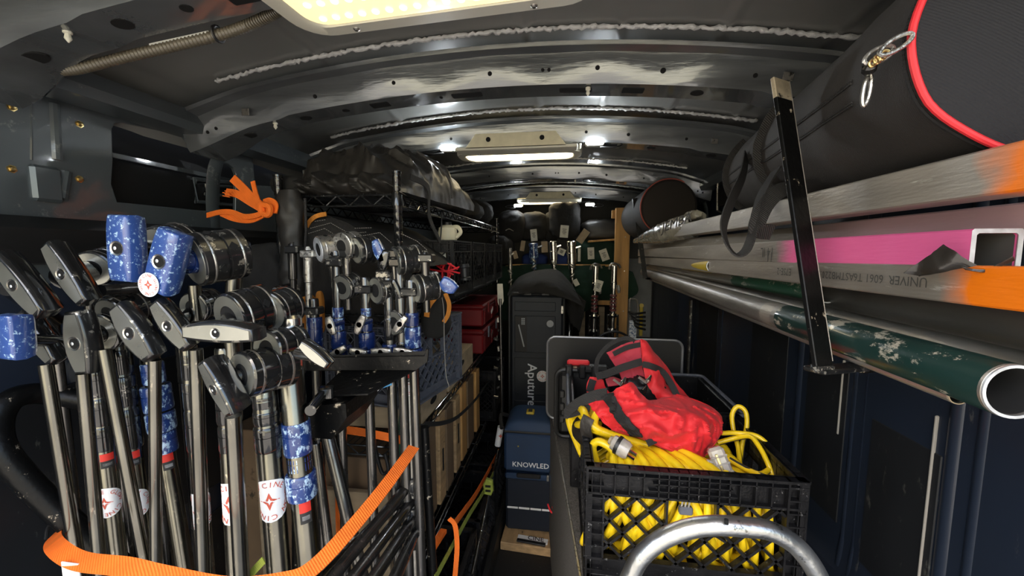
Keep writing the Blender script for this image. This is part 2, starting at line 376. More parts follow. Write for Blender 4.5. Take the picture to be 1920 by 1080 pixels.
def round_sticker(parent, mapf, R, rot=0.0):
    """round white sticker with ring lettering and a four-point star; mapf(u,v,h) maps flat mm to the surface"""
    mb = MB(); n = 28; rings = [[(R * k / 6 * math.cos(2 * math.pi * j / n), R * k / 6 * math.sin(2 * math.pi * j / n)) for j in range(n)] for k in range(1, 7)]
    vs = [mapf(0, 0, .0006)] + [mapf(x, y, .0006) for r in rings for x, y in r]
    fs = [(0, 1 + j, 1 + (j + 1) % n) for j in range(n)]
    for k in range(5):
        for j in range(n): fs.append((1 + k * n + j, 1 + k * n + (j + 1) % n, 1 + (k + 1) * n + (j + 1) % n, 1 + (k + 1) * n + j))
    st = mb.add(vs, fs).build('sticker', 'white', parent, 60)
    t = MB(); word = 'CINE GLOW CINE GLOW '
    for i, ch in enumerate(word):
        if ch == ' ': continue
        a = rot + math.pi / 2 - 2 * math.pi * i / len(word); g, gf = text_geo(ch)
        cx, cy = .76 * R * math.cos(a), .76 * R * math.sin(a); s_ = R * .34
        rx, ry = math.sin(a), -math.cos(a); ox, oy = math.cos(a), math.sin(a)
        t.add([mapf(cx + (x * rx + y * ox) * s_, cy + (x * ry + y * oy) * s_, .0012) for x, y in g], gf)
    A = star_poly(R * .42); B = star_poly(R * .17)
    k = len(A); cr, sr = math.cos(rot), math.sin(rot)
    t.add([mapf(x, y, .0012) for x, y in A + B], [(i, (i + 1) % k, k + (i + 1) % k, k + i) for i in range(k)])
    t.build('sticker_print', 'inkred', st, 0)
    return st
def cyl_map(axis_p, axis_d, r, toward):
    """map for a sticker wrapped on a cylinder; toward = point the sticker faces"""
    z = V(axis_d).normalized()
    if z.z < 0: z = -z
    c = V(axis_p); n = V(toward) - c; n = (n - z * n.dot(z)).normalized(); x = z.cross(n)
    return lambda u, v, h: c + z * v + (n * math.cos(u / r) + x * math.sin(u / r)) * (r + h)
def catmull(pts, n=8, closed=False):
    pts = [V(p) for p in pts]; out = []; m = len(pts)
    for i in range(m if closed else m - 1):
        p1 = pts[i]; p2 = pts[(i + 1) % m]
        p0 = pts[i - 1] if (i > 0 or closed) else p1 * 2 - p2
        p3 = pts[(i + 2) % m] if (i + 2 < m or closed) else p2 * 2 - p1
        for k in range(n):
            t = k / n
            out.append(.5 * ((2 * p1) + (p2 - p0) * t + (2 * p0 - 5 * p1 + 4 * p2 - p3) * t * t + (3 * p1 - p0 - 3 * p2 + p3) * t ** 3))
    if not closed: out.append(pts[-1])
    return out
def wrinkle(p, sc, seed=0):
    q = V(p) * sc + V((seed * 3.1, seed * 1.7, seed))
    a = 1 - abs(noise.noise(q)) * 2
    b = 1 - abs(noise.noise(q * 2.1 + V((5, 2, 8)))) * 2
    return (a * .65 + b * .35) - .45
def crease(p, sc, seed=0):
    q = V(p) * sc + V((seed * 2.3, seed * 4.1, seed * 1.3))
    a = (1 - min(1, abs(noise.noise(q)) * 2.6)) ** 2.2; b = (1 - min(1, abs(noise.noise(q * 1.9 + V((7, 1, 3)))) * 2.6)) ** 2.2
    return a * .7 + b * .4 - .3 + .6 * noise.noise(q * .6)
def blob(c, size, R=None, e1=.6, e2=.6, amp=.01, sc=8, seed=0, nu=28, nv=36, sag=0.0):
    """soft superellipsoid with creases"""
    R = R or Matrix.Identity(3); c = V(c)
    def sp(x, e): return math.copysign(abs(x) ** e, x)
    mb = MB(); rings = []
    for i in range(1, nu):
        th_ = -math.pi / 2 + math.pi * i / nu
        r = []
        for j in range(nv):
            a = 2 * math.pi * j / nv
            p = V((size[0] / 2 * sp(math.cos(th_), e1) * sp(math.cos(a), e2), size[1] / 2 * sp(math.cos(th_), e1) * sp(math.sin(a), e2), size[2] / 2 * sp(math.sin(th_), e1)))
            if sag: p.z -= sag * (p.x / (size[0] / 2)) ** 2
            n = p.normalized() if p.length else V((0, 0, 1))
            r.append(c + R @ (p + n * amp * wrinkle(p, sc, seed)))
        rings.append(r)
    mb.ring(rings, True, True); return mb
def Rz(a): return Matrix.Rotation(a, 3, 'Z')
def Rx(a): return Matrix.Rotation(a, 3, 'X')
def Ry(a): return Matrix.Rotation(a, 3, 'Y')

# ============================================================ THE VAN
XL, XR, XC, YB, YF = -1.10, .80, -.16, -.12, 3.62
def roofz(x): return 1.965 - .12 * (x - XC) ** 2
def bowz(x): return 1.85 - .12 * (x - XC) ** 2
def S(mb, name, m, parent=None, smooth=35):
    return mb.build(name, m, parent, smooth, 'structure' if parent is None else None)
# ground behind the open doors, and an added reflecting wall
g = MB().box((0, -9, -.65), (60, 60, .1)); S(g, 'ground', 'concrete')
g = MB().box((-1.0, -8, 1.5), (6.0, .4, 4.4)); S(g, 'wall_outside_reflector', 'stucco')  # unseen bright wall, added and kept narrow for stripe reflections on the tubes
# floor
fl = S(MB().box(((XL + XR) / 2, (YB + YF) / 2, -.03), (XR - XL + .2, YF - YB, .06)), 'floor', 'floor')
# roof skin with cross flutes and long ribs
def roof_pt(u, v):
    x = XL - .02 + (XR - XL + .04) * u; y = YB + (YF - YB) * v
    z = roofz(x)
    for yb, dep in ((.80, .006), (1.25, .006), (1.9, .006), (2.65, .006)):
        z += dep * max(0, 1 - (abs(y - yb) / .11) ** 4)
    for xb in (-.62, -.1, .12, .34, .56):
        z -= .006 * max(0, 1 - (abs(x - xb) / .012) ** 2)
    if u < .06: z -= (1 - u / .06) ** 2 * .10
    if u > .94: z -= ((u - .94) / .06) ** 2 * .10
    return V((x, y, z))
ceil = S(MB().grid(lambda u, v: roof_pt(u, v), 180, 130, -.012), 'ceiling', 'van_roof', smooth=60)
# outer edges of the shell
S(MB().box(((XL + XR) / 2, YF + .02, .97), (XR - XL + .3, .04, 2.1)), 'wall_front', 'van_dark')
# ---- roof bows: pressed hat sections with holes and a bead of sealant
def bow(y, n, stamp=True, x0=XL + .05, x1=XR - .03):
    xs = [x0 + (x1 - x0) * i / 60 for i in range(61)]
    prof = [(-.052, .087), (-.050, .078), (-.030, .072), (-.019, .010), (-.014, 0), (.060, 0), (.067, .010), (.073, .070), (.09, .076), (.09, .087)]
    rings = []
    for i, x in enumerate(xs):
        e = min(1, min(x - x0, x1 - x) / .22); k = e * e * (3 - 2 * e)
        dent = .0018 * math.sin(x * 23 + y * 9) * k if stamp else 0
        step = 0.006 if -.75 < x < .45 else 0
        rings.append([V((x, y + p[0] * (1 + (1 - k) * .5) + (dent if j in (2, 3) else 0), bowz(x) + p[1] - (1 - k) * .03 + (step if p[1] < .02 else 0))) for j, p in enumerate(prof)])
    b = S(MB().ring(rings), 'trim_%d' % n, 'bow', smooth=40)
    h = MB(); rr = random.Random(n)
    for x, dz, r in ((-.98, .028, .0045), (-.955, .028, .0045), (-.66, .035, .005), (-.44, .036, .005), (-.19, .034, .0055), (-.06, .036, .004), (-.045, .036, .004), (.07, .038, .0055), (.22, .034, .006), (.42, .034, .005), (.70, .03, .0045), (.725, .03, .0045)):
        if not (x0 + .03 < x < x1 - .02): continue
        e = min(1, min(x - x0, x1 - x) / .22); k = e * e * (3 - 2 * e)
        yy = y - (.019 + (.011) * (dz - .01) / .062) * (1 + (1 - k) * .5); c = V((x, yy - .0012, bowz(x) + dz - (1 - k) * .03))
        h.lathe(c, c + V((0, .004, .0008)), [(0, r), (1, r)], 12)
    for x, a, bb in ((-.90, .022, .010), (-.72, .016, .009), (-.60, .010, .006), (-.50, .026, .010), (-.33, .004, .004), (-.26, .040, .009), (.02, .040, .009), (.16, .026, .010), (.31, .015, .010), (.52, .017, .010), (.60, .010, .006)):
        if not (x0 + .05 < x < x1 - .04): continue
        k2 = .006 if -.75 < x < .45 else 0
        e = min(1, min(x - x0, x1 - x) / .22); k = e * e * (3 - 2 * e)
        n_ = 14; z = bowz(x) - .0012 + k2 - (1 - k) * .03; sl = -.24 * (x - XC)
        sq = a > .024
        p = [((a * math.cos(q) if not sq else a * max(-1, min(1, 1.5 * math.cos(q)))), bb * (math.sin(q) if not sq else max(-1, min(1, 1.5 * math.sin(q))))) for q in [2 * math.pi * i / n_ for i in range(n_)]]
        h.ring([[V((x + u, y + .022 + v * 1.5, z + sl * u + dz)) for u, v in p] for dz in (0, .003)])
    h.build('punched_hole', 'hole', b, 0, 'stuff')
    bd = MB(); pts = []
    for i in range(260):
        x = x0 + .14 + (x1 - x0 - .28) * i / 259
        pts.append(V((x, y - .064 - rr.random() * .004, roofz(x) - .010 + rr.random() * .004)))
    bd.tube(pts, .0048, 6, scale=[.7 + rr.random() * .8 for _ in pts]); bd.build('sealant_bead', 'bead', b, 60)
    # clip studs
    for x in (-.80, .05):
        c = V((x, y + .002, bowz(x))); MB().lathe(c + V((0, 0, .004)), c - V((0, 0, .016)), [(0, .006), (.3, .006), (.35, .0035), (.7, .005), (1, .001)], 10).build('clip', 'lampframe', b)
    return b
bow(.55, 1); bow(1.0, 2); bow(1.5, 3); bow(2.25, 4); bow(3.0, 5)
# torn foil stickers on the bows
for i, (px, py, Y) in enumerate(((460, 210, .965), (1340, 265, 1.47), (1478, 143, .965))):
    p = atY(px, py, Y); MB().box(p, (.022, .002, .018), Ry(.1 * i), .0008).build('foil_tag', 'silver', bpy.data.objects['trim_%d' % (2, 3, 2)[i]])
# ---- side rails under the roof
for X, n in ((XL + .07, 6), (XR - .05, 7)):
    sg = 1 if X < 0 else -1
    S(MB().sweep([(X, YB, 1.79), (X, 1.5, 1.79), (X, YF, 1.79)], [(-.05 * sg, -.02), (.035 * sg, -.02), (.045 * sg, .0), (.03 * sg, .035), (-.05 * sg, .05)]), 'trim_%d' % n, 'van')
# ---- left wall: pressed panel with openings, inner skin behind
def LW(px, py): p = atX(px, py, XL); return (p.y, p.z)
op1 = [LW(*q) for q in ((204, 240), (210, 230), (224, 227), (300, 243), (343, 256), (352, 266), (360, 281), (375, 290), (425, 306), (436, 314), (441, 326), (440, 403), (330, 392), (215, 381), (203, 345), (206, 300))]
op2 = [LW(*q) for q in ((470, 292), (478, 283), (492, 283), (572, 308), (582, 314), (584, 324), (583, 352), (560, 353), (475, 349))]
op3 = [(p[0] + .62, p[1] + .0) for p in op2]
wl = plate([(YB, 0), (YF, 0), (YF, 1.93), (YB, 1.93)], [op1, op2, op3, [(p[0] + 1.2, p[1]) for p in op2]], (XL, 0, 0), (0, 1, 0), (0, 0, 1), .006, 'wall_left', 'van', kind='structure', bev=.003)
S(MB().box((XL - .07, (YB + YF) / 2, .97), (.02, YF - YB, 2.1)), 'wall_left_outer', 'van_dark')
# inner pressing seen through the large opening
a = atX(205, 290, XL - .045); b = atX(440, 340, XL - .045)
MB().bar(a, b, .012, .006, (1, 0, 0)).build('inner_skin_fold', 'van', wl)
pan = [atX(*q, XL - .04) for q in ((207, 300), (345, 335), (440, 348), (440, 412), (330, 400), (207, 385))]
MB().ring([[p for p in pan], [p - V((.01, 0, 0)) for p in pan]]).build('inner_skin', 'van_dark', wl)
fr = [atX(*q, XL - .028) for q in ((365, 336), (440, 343), (440, 385), (368, 378))]
MB().tube([fr[0], fr[1], fr[2], fr[3]], .007, 8, True).build('inner_bracket', 'van', wl)
sl = [atX(*q, XL - .03) for q in ((385, 347), (440, 350), (440, 368), (385, 364))]
MB().tube(sl, .005, 8, True).build('inner_bracket', 'van', wl)
# belt rail and lower trims on the left
S(MB().sweep([(XL + .01, YB, 1.475), (XL + .01, YF, 1.475)], [(-.01, -.055), (.03, -.05), (.045, -.01), (.045, .02), (.01, .045), (-.01, .045)]), 'trim_8', 'belt')
S(MB().box((XL + .012, (YB + YF) / 2, .78), (.018, YF - YB, 1.2), bev=.004), 'trim_9', 'navy')
for (y0, y1, z0, z1) in ((.52, 1.2, .72, 1.16), (.3, .5, .1, .8), (.56, 1.2, .1, .64)):
    MB().box((XL + .024, (y0 + y1) / 2, (z0 + z1) / 2), (.008, y1 - y0, z1 - z0), bev=.003).build('trim_panel', 'navypanel', bpy.data.objects['trim_9'])
# raised beads on the rear pillar, bolts, studs
for pts, r in ((((100, 195), (106, 300)), .010), (((122, 322), (114, 372)), .011), (((57, 190), (57, 300)), .004)):
    MB().tube([atX(*p, XL + .003) for p in pts], r, 10).build('pressed_bead', 'van', wl)
MB().box(atX(85, 345, XL + .006), (.02, .05, .075), None, .006).build('pillar_pressing', 'van', wl)
for q in ((20, 201), (147, 233), (20, 317), (147, 336)):
    p = atX(*q, XL + .003); MB().lathe(p, p + V((.009, 0, 0)), [(0, .0085), (.35, .0085), (.4, .0055), (.9, .005), (1, .003)], 6).build('bolt', 'bolt', wl)
h = MB()
for q in ((8, 334), (75, 340), (168, 356)):
    p = atX(*q, XL + .0035); h.lathe(p, p + V((.002, 0, 0)), [(0, .006), (1, .006)], 12)
h.build('punched_hole', 'hole', wl, 0, 'stuff')
p = atX(367, 277, XL + .003); MB().lathe(p, p + V((.008, 0, 0)), [(0, .008), (.5, .007), (1, .002)], 10).build('bolt', 'bolt', wl)
# gussets / pillars that carry the bows
for yb in (1.0, 1.5, 2.25, 3.0):
    for X, sg in ((XL, 1), (XR, -1)):
        yb2 = yb + .085; pts = [(X + sg * .004, yb2, 1.50), (X + sg * .008, yb2, 1.62), (X + sg * .03, yb2, 1.72), (X + sg * .10, yb2, 1.785)]
        S(MB().sweep(catmull(pts, 6), [(-.024, -.004), (.024, -.004), (.014, .003), (-.014, .003)], (sg, 0, 0)), 'trim_%d' % (10 + len([o for o in bpy.data.objects if o.name.startswith('trim_')])), 'van')
# ---- right wall: navy liner with upright beads and raised boards
def rw(v):  # profile from floor to roof
    z = v * 1.93
    x = XR if z > .62 else XR - .16 * ((.62 - z) / .62) ** 1.4
    if z > 1.6: x -= .35 * (z - 1.6) ** 2
    return x, z
wr = S(MB().grid(lambda u, v: V((rw(v)[0], YB + (YF - YB) * u, rw(v)[1])), 12, 40, .008), 'wall_right', 'navy', smooth=60)
def yR(px, py=700): return atX(px, py, XR).y
def wallbead(y, r, z0=.55, z1=1.7, m='navy', n='wall_rib'):
    vs = [z0 + (z1 - z0) * i / 12 for i in range(13)]
    MB().tube([(rw(z / 1.93)[0] + r * .25, y, z) for z in vs], r, 12).build(n, m, wr)
for px, r in ((1232, .012), (1246, .008), (1262, .010), (1300, .012), (1326, .010), (1352, .016), (1378, .011), (1400, .010), (1422, .009), (1505, .020), (1612, .014), (1634, .012), (1812, .020), (1866, .016)):
    wallbead(yR(px), r)
for y0, y1, z0, z1 in ((yR(1795), yR(1650), .62, 1.02), (yR(1600), yR(1520), .66, 1.12), (yR(1480), yR(1410), .66, 1.2), (yR(1345), yR(1308), .7, 1.25)):
    MB().box((XR - .004, (y0 + y1) / 2, (z0 + z1) / 2), (.012, abs(y1 - y0), z1 - z0), None, .003).build('liner_board', 'navypanel', wr)
for px, z0, z1 in ((1776, .72, 1.10), (1588, .92, 1.14)):
    MB().box((XR - .008, yR(px), (z0 + z1) / 2), (.010, .006, z1 - z0), None, .002).build('liner_edge_strip', 'stitch', wr)
S(MB().sweep(catmull([(XR - .03, YB, .56), (XR - .03, .8, .56), (XR - .02, 1.3, .50), (XR - .02, 2.4, .46)], 6), [(-.04, -.02), (.03, -.015), (.035, .01), (-.04, .03)]), 'trim_40', 'navy')
# right upper cavity bracket seen past the big bag
MB().tube([atX(*q, XR - .03) for q in ((1345, 335), (1345, 395), (1362, 402), (1376, 360))], .006, 8).build('inner_bracket', 'silver', wr)
MB().box(atX(1358, 368, XR - .02), (.02, .12, .09), None, .004).build('wall_pocket', 'hole', wr)
# ---- bulkhead panel at the far right
MB().box(V((.63, YF - .012, 1.02)), (.30, .02, .72), None, .004).build('bulkhead_panel', 'greypanel', bpy.data.objects['wall_front'])

# ============================================================ CEILING LAMPS
def rrect(w_, h_, r, n=6):
    out = []
    for cx, cy, a0 in ((w_ / 2 - r, h_ / 2 - r, 0), (-w_ / 2 + r, h_ / 2 - r, 90), (-w_ / 2 + r, -h_ / 2 + r, 180), (w_ / 2 - r, -h_ / 2 + r, 270)):
        for k in range(n + 1):
            a = math.radians(a0 + 90 * k / n); out.append((cx + r * math.cos(a), cy + r * math.sin(a)))
    return out
def lamp(c, rot, label, leds, wide=.52, deep=.19):
    c = V(c); R = Rz(rot); ux = R @ V((1, 0, 0)); uy = R @ V((0, 1, 0)); t = thing('cargo_light', label, 'light', c + V((0, 0, .03)), 'warm LED cargo lights on the roof')
    out = rrect(wide, deep, .055); inn = rrect(wide * .86, deep * .66, .035)
    mb = MB()
    rings = [[c + ux * p[0] * k + uy * p[1] * k + V((0, 0, z)) for p in out] for k, z in ((1.0, .028), (1.0, .010), (.985, .003))]
    rings += [[c + ux * p[0] * k + uy * p[1] * k + V((0, 0, z)) for p in inn] for k, z in ((1.03, 0), (1.0, .004))]
    mb.ring(rings, True, False); mb.build('frame', 'lampframe', t, 50)
    m2 = MB(); m2.ring([[c + ux * p[0] * k + uy * p[1] * k + V((0, 0, z)) for p in inn] for k, z in ((1.0, .012), (1.0, .003), (.97, .0015))]); ln = m2.build('lens', 'warmlens' if leds else 'warmlens_far', t, 50)
    if leds:
        first = None
        for r in (-.30, .05, .36):
            for k in range(17):
                x = (k - 8) * wide * .86 / 18.5; p = c + ux * x + uy * (r * deep * .62) + V((0, 0, .0005))
                if first is None:
                    m3 = MB(); m3.lathe(V((0, 0, .001)), V((0, 0, -.002)), [(0, .0062), (.6, .0055), (1, .002)], 10); first = m3.build('led', 'led', ln); o = first
                    o.data.transform(Matrix.Translation(t.location))
                else:
                    o = first.copy(); COL.objects.link(o)
                o.location = p - t.location
        for q in ((.02, -.02), (-.035, -.018)):
            p = c + ux * q[0] + uy * q[1]; MB().lathe(p + V((0, 0, .001)), p - V((0, 0, .002)), [(0, .008), (1, .005)], 7).build('scorch_mark', 'brownbox', ln)
    else:
        MB().box(c + V((0, 0, .001)), (wide * .74, deep * .10, .004), R, .001).build('led_strip', 'led', ln)
    for x in (-.3, .3):
        for sg in (-1, 1):
            p = c + ux * x * wide + uy * sg * deep * .42 + V((0, 0, .002)); MB().lathe(p, p - V((0, 0, .004)), [(0, .006), (.5, .0055), (1, .003)], 10).build('screw_or_glint', 'silver', t)
    return t
lamp((-.215, .575, 1.833), math.radians(-4), 'large cream framed cargo light glowing warm, nearest the open doors', True)
lamp((-.19, 1.585, 1.825), 0, 'cream framed warm cargo light in the middle of the roof, behind the second roof bow', False, .50, .15)
lamp((-.13, 3.04, 1.815), 0, 'small far cargo light on the roof in front of the bulkhead', False, .50, .15)
for nm, (c, lab, sc) in enumerate((((-.19, 1.452, 1.862), 'cream mounting plate with two screws above the middle cargo light', 1), ((-.12, 2.955, 1.868), 'cream mounting plate above the far cargo light', 1))):
    c = V(c); t = thing('mounting_plate', lab, 'plate', c)
    MB().prism([(-.19, -.03), (.19, -.03), (.15, .022), (-.15, .022)], c, (1, 0, 0), (0, 0, 1), (0, .008, 0), .001).build('plate_body', 'lampplate', t)
    MB().box(c + V((0, .03, -.030)), (.46, .06, .012), None, .003).build('crossbar', 'lampframe', t)
    for x in (-.10, .10):
        p = c + V((x, -.001, 0)); MB().lathe(p, p - V((0, .004, 0)), [(0, .009), (.4, .009), (.5, .004), (1, .004)], 12).build('screw_or_glint', 'hole', t)
for px, py, Y, lab in ((843, 278, 1.50, 'small cool white light pod left of the middle cargo light'), (1115, 267, 1.50, 'small cool white light pod right of the middle cargo light'),
                       (972, 385, 3.0, 'small cool white light pod left of the far cargo light'), (1106, 383, 3.0, 'small cool white light pod right of the far cargo light')):
    c = atY(px, py, Y); k = 1.0
    sg = -1 if px in (843, 972) else 1
    t = thing('light_pod', lab, 'light', c + V((0, 0, .01)), 'cool white light pods')
    MB().box(c, (.070, .035, .026), None, .006).build('housing', 'lampframe', t)
    MB().box(c + V((0, -.017, -.004)), (.060, .010, .016), None, .003).build('lens', 'ledcool', t)
    pts = [c + V((sg * .03, 0, 0)), c + V((sg * .07, -.002, .004)), c + V((sg * .10, .004, -.008)), c + V((sg * .075, -.01, -.022)), c + V((sg * .02, -.01, -.02))]
    MB().tube(catmull(pts, 6), .0028, 8).build('cable', 'black', t)
    MB().tube(catmull([c + V((sg * .03, .0, .01)), c + V((sg * .0, -.01, .02)), c + V((-sg * .07, -.004, .014))], 6), .0025, 8).build('cable', 'black', t)
# corrugated conduit along the first bow
pts = catmull([atY(75, 128, .62), atY(135, 131, .62), atY(230, 108, .63), atY(330, 85, .63), atY(430, 60, .63), atY(500, 32, .63), atY(545, 5, .63)], 60)
sc = [1 + (.20 if (i // 2) % 2 else -.10) for i in range(len(pts))]
tag(recentre(MB().tube(pts, .0078, 10, scale=sc).build('wiring_conduit', 'conduit', None, 60)), 'brown corrugated wiring conduit running under the nearest roof bow to the large light', 'conduit')
p0 = atY(430, 57, .615); t = thing('cable_tie', 'white adhesive strip and tie holding the corrugated conduit', 'tie', p0)
MB().bar(atY(285, 86, .628), atY(395, 62, .628), .010, .003).build('strip', 'wirewhite', t)
MB().tube([atY(409, 64, .63) + V((0, .012 * math.cos(a), .012 * math.sin(a))) for a in [math.pi * 2 * k / 12 for k in range(12)]], .0025, 6, True).build('tie_loop', 'black', t)

# ============================================================ LIGHT STANDS, LEFT
def t_handle(parent, a, b, width, depth, m, name='grip_handle', nrm=(0, -1, 0), hole=True, flip=1, face=None, back=None, boxy=False):
    """solid T-handle: long axis a->b, curved on one side, thick along -nrm"""
    a = V(a); b = V(b); n = V(nrm).normalized(); L = (b - a).length; uy = (b - a).normalized(); ux = uy.cross(n).normalized(); n = ux.cross(uy).normalized()
    if n.dot(V(nrm)) < 0: n = -n
    O = (a + b) / 2; h = L / 2; w_ = width / 2
    T_ = [k / 7 for k in range(-7, 8)]
    left = [(-1.0 + .30 * t * t, t) for t in T_]
    right = [(1.12 - .62 * t * t, t) for t in reversed(T_)]
    if boxy: left = [(-.96 + .10 * t ** 4, t) for t in T_]; right = [(1.02 - .10 * t * t - .12 * t ** 6, t) for t in reversed(T_)]
    poly = [(x * w_ * flip, y * h) for x, y in left + right]
    mb = MB()
    e = min(.004, width * .12)
    def rg(k, d): return [O + ux * (p[0] * (1 - k * e / w_)) + uy * (p[1] * (1 - k * e / h)) - n * d for p in poly]
    mb.ring([rg(1.0, 0), rg(.35, e * .35), rg(0, e), rg(-.25, depth * .45), rg(.5, depth - e * 1.5), rg(2.2, depth)])
    k = mb.build(name, m, parent, 40)
    if face:
        MB().ring([rg(1.25, -.0004), rg(1.25, .001)]).build('handle_face', face, k, 20)
    if hole:
        r = min(w_ * .42, .012)
        MB().lathe(O + n * .0012, O - n * .002, [(0, r * 1.25), (.4, r * 1.3), (1, r * 1.3), (1, r * .95), (.2, r * .95), (0, r * 1.25)], 20, cap=False).build('screw_ring', 'chrome', k)
        MB().lathe(O + n * .0006, O - n * .002, [(0, r * .98), (1, r * .98)], 18).build('screw_recess', 'hole', k)
        MB().lathe(O + n * .0012 + ux * r * .35, O + ux * r * .35, [(0, r * .18), (.6, r * .34), (1, r * .34)], 8).build('screw_or_glint', 'alubright', k)  # off-centre bright dot: a painted glint in the recess, no separate part
    return k
def grip_head(parent, a, b, r, m='blackworn', disc='handleface', name='grip_head', shaft=0.0):
    """two-disc grip head with V notches, axis a->b"""
    a = V(a); b = V(b); d = (b - a); L = d.length; x = d / L
    mb = MB()
    prof = [(0, r * .55), (.0, r * .93), (.03, r), (.16, r), (.18, r * .95), (.20, r * .95), (.22, r), (.46, r), (.48, r * .93), (.52, r * .93), (.54, r), (.78, r), (.80, r * .95), (.82, r * .95), (.84, r), (.96, r), (1, r * .9)]
    g_ = mb.lathe(a, b, prof, 32).build(name, m, parent)
    MB().lathe(a - x * .0012, a + x * .003, [(0, r * .90), (1, r * .92), (1, r * .50), (.0, r * .50), (0, r * .90)], 30, cap=False).build('disc_face', disc, g_)
    MB().lathe(a - x * .0005, a + x * .003, [(0, r * .47), (1, r * .47)], 24).build('disc_recess', 'hole', g_)
    up = V((0, 0, 1)); y = (up - x * up.dot(x)).normalized(); z = x.cross(y)
    nb = MB()
    for t_, ang in ((.34, .3), (.34, 2.0), (.64, -.5), (.64, 1.2), (.34, -1.2), (.64, -2.0)):
        q = y * math.cos(ang) + z * math.sin(ang); p = a + d * t_ + q * r * .97
        s_ = min(L * .10, r * .26); w1 = (y * -math.sin(ang) + z * math.cos(ang)) * s_ * 1.2; w2 = x * s_
        nb.ring([[p + w1, p + w2, p - w1, p - w2], [p + w1 + q * r * .05, p + w2 + q * r * .05, p - w1 + q * r * .05, p - w2 + q * r * .05]])
    nb.build('notch', 'hole', g_, 0, 'stuff')
    for t_ in (.19, .81):
        MB().lathe(a + d * (t_ - .025), a + d * (t_ + .025), [(0, r * 1.0), (.5, r * 1.015), (1, r * 1.0)], 32, cap=False).build('rim', 'silver', g_)
    return g_
def column(parent, top, bot, Y, hpx, collars, m='tube', name='column_tube', floor=True):
    """upright tube through picture points top and bot at depth Y; collars: (py0, py1, half px, material)"""
    a = atY(*top, Y); b = atY(*bot, Y); d = b - a
    zf = .015
    f = a + d * ((zf - a.z) / d.z) if floor else b
    r = hw(hpx, (a + b) / 2); MB().lathe(a, f, [(0, r * .9), (.003, r), (1, r)], 22).build(name, m, parent)
    def on(py):
        t = (py - top[1]) / (bot[1] - top[1]); return atY(top[0] + (bot[0] - top[0]) * t, py, Y)
    for c in collars:
        py0, py1, h_, mm = c[:4]; p = on(py0); q = on(py1); rr = hw(h_, (p + q) / 2)
        L = (q - p).length
        mb = MB(); e = .0025 / L
        mb.lathe(p, q, [(0, r), (0, rr * .93), (e, rr), (.33, rr), (.34, rr * .95), (.38, rr * .95), (.39, rr), (1 - 2 * e, rr), (1, rr * .95), (1, r)], 26, cap=False).build('collar', mm, parent)
    return on, r, (a, f)
def sticker_on(parent, on, r, py, Rpx, Y, rot=0.0, turn=0.0, axis=None):
    p = on(py); q = on(py + 30); R = hw(Rpx, p) * 1.15
    toward = V((turn, -.0, CZ)); round_sticker(parent, cyl_map(p, p - q, r, toward), R, rot)
def redtag(parent, on, r, py, px_h, turn=.0):
    p = on(py); q = on(py + px_h); ax = (q - p); m_ = cyl_map((p + q) / 2, p - q, r, V((turn, 0, CZ)))
    h = ax.length / 2
    def pat(u0, u1, v0, v1, n=6): return lambda u, v: m_((u0 + (u1 - u0) * u), (v0 + (v1 - v0) * v), .0006)
    MB().grid(pat(-.009, .009, 0, h), 6, 1).build('label_tag', 'red', parent)
    MB().grid(pat(-.009, .009, -h, 0), 6, 1).build('label_tag', 'inkblack', parent)
    MB().grid(pat(-.006, .006, -h * .7, -h * .3), 4, 1).build('label_print', 'inkwhite', parent)
STG = None
def stand(label, loc, group='light stands tied in a bundle on the left'):
    return thing('light_stand', label, 'stand', loc, group)
def legs(t, foot, spread=.018, m='tubedark'):
    f = V(foot)
    for k in range(3):
        a = 2.1 * k + .4; o = V((math.cos(a) * spread, math.sin(a) * spread, 0))
        MB().tube([f + V((0, 0, .42)) + o * .3, f + V((0, 0, .38)) + o * .6, f + V((0, 0, .05)) + o, f + V((0, 0, .012)) + o * 1.6], .009, 8).build('leg', m, t)
def dot_foot(top, bot, Y):
    a = atY(*top, Y); b = atY(*bot, Y); d = b - a; return a + d * ((.0 - a.z) / d.z)
BL = 'blue'; BK = 'blackgloss'
